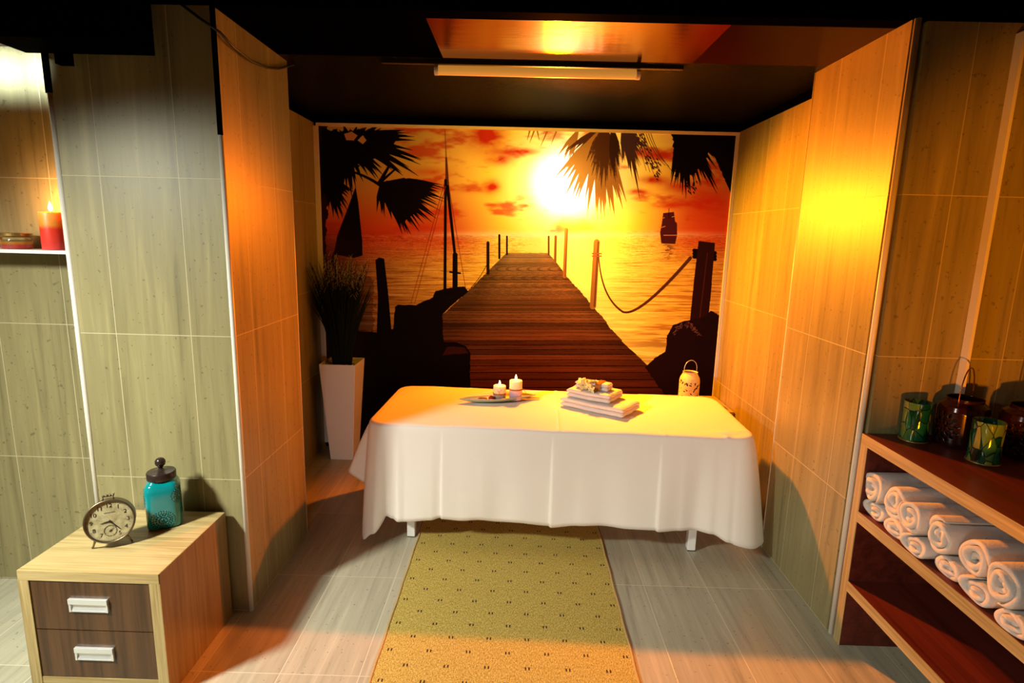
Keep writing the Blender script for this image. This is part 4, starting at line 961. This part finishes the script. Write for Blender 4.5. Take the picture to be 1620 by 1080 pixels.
for row, ys in ((1,botY),(0,topY)):
    for k, y in enumerate(ys):
        pr_o = variants[row]
        o = pr_o if first[row] else pr_o.copy()
        if not first[row]: COL.objects.link(o)
        first[row] = False
        o.location = (1.495+0.012*math.sin(k*2.1+row), y, 0.635+0.063 + 0.002*math.sin(k) if row == 0 else 0.5835+0.0320)
        if row == 0: o.rotation_euler = (k*1.37+0.3, 0, 0.02*math.sin(k*1.9))
        else: o.rotation_euler = (0.06*math.sin(k*2.3), 0, 0.03*math.sin(k*1.3)); 
        if row == 1 and k%2: o.scale = (1,1,-1) if False else (1,-1,1)
        o['label'] = ('thick ' if row == 0 else 'flattened ')+'rolled white towel, %s from the tiled partition in the %s row' % ('first one' if k==0 else '%s one'%ordn[k], 'upper' if row == 0 else 'lower')

# things standing on the shelf unit
ZS = 0.884
def mosaic_holder(x, y, r, h, label):
    t = thing('candle_holder', label, 'candle holder', (x,y,ZS), random.uniform(0,6), 'green mosaic candle holders on the shelf unit')
    obj('glass_cup', lathe(bmesh.new(), [(r*0.9,0.0),(r*1.04,0.003),(r*0.99,0.01),(r*0.96,h*0.5),(r,h-0.003),(r*0.985,h),(r*0.92,h-0.002),(r*0.90,h*0.5),(r*0.88,0.01)], 48), 'green_mosaic', t, smooth=True)
    obj('base_rim', tube(bmesh.new(), [(r*1.0*math.cos(a),r*1.0*math.sin(a),0.004) for a in [2*PI*i/48 for i in range(48)]], 0.0035, 6, closed=True), 'gold_wire', t, smooth=True)
mosaic_holder(1.485,2.050,0.045,0.150,'dark green mosaic glass candle holder nearest the tiled partition')
mosaic_holder(1.585,1.850,0.046,0.145,'green and gold mosaic glass candle holder between the red lanterns')
def red_lantern(x, y, r, h, rz, label):
    t = thing('metal_lantern', label, 'lantern', (x,y,ZS), rz, 'dark red lanterns on the shelf unit')
    ov = []
    for k in range(9):
        a = 2*PI*k/9; ov.append((0.031*math.cos(a), 0.031*math.sin(a), a, 0.0105,0.0068))
    for k in range(6): a = 2*PI*k/6+0.3; ov.append((0.014*math.cos(a),0.014*math.sin(a),a,0.0055,0.0040))
    for k in range(14): a = 2*PI*k/14+0.2; ov.append((0.049*math.cos(a),0.049*math.sin(a),a,0.0075,0.0046))
    zc = h*0.45; centres = (-PI/2, PI/2*0.35, PI*0.85)
    def tst(a, z):
        for c0 in centres:
            du = ((a-c0+PI)%(2*PI)-PI)*r; dv = z-zc
            for (u0,v0,an,lu,lv) in ov:
                uu, vv = du-u0, dv-v0; u = uu*math.cos(an)+vv*math.sin(an); v = -uu*math.sin(an)+vv*math.cos(an)
                if (u/lu)**2+(v/lv)**2 < 1: return True
        return False
    o = obj('lantern_body', holes_lathe(refine([(r*0.75,0.0),(r*0.97,0.006),(r,0.02),(r,h*0.80),(r*0.93,h*0.92),(r*0.72,h),(r*0.70,h+0.012),(r*0.73,h+0.014)],0.003), 150, tst), 'lantern_red', t, smooth=True); md = o.modifiers.new('s','SOLIDIFY'); md.thickness = 0.0012
    obj('lantern_liner', lathe(bmesh.new(), [(r*0.7,0.003),(r*0.86,0.01),(r*0.88,h*0.75),(r*0.66,h*0.93)], 40), 'lantern_inside', t, smooth=True)
    bm = bmesh.new()
    for c0 in centres[:1]:
        for (u0,v0,an,lu,lv) in ov:
            pts = []
            for i in range(14):
                b_ = 2*PI*i/14; u = lu*math.cos(b_); v = lv*math.sin(b_); uu = u*math.cos(an)-v*math.sin(an)+u0; vv = u*math.sin(an)+v*math.cos(an)+v0; aa = c0+uu/r
                pts.append(((r+.001)*math.cos(aa),(r+.001)*math.sin(aa),zc+vv))
            tube(bm, pts, 0.0011, 5, closed=True)
    obj('flower_wirework', bm, 'gold_wire', t, smooth=True)
    obj('handle', tube(bmesh.new(), [(r*0.86*math.cos(a), 0, h*0.93+0.135*math.sin(a)**0.8) for a in [PI*i/28 for i in range(29)]], 0.0022, 8), 'copper', t, smooth=True)
red_lantern(1.625,2.015,0.078,0.165,0.62,'dark red metal lantern with gold flower wirework and tall handle between the green holders')
red_lantern(1.790,1.930,0.082,0.165,1.1,'second dark red metal lantern at the right edge, narrow looking handle')
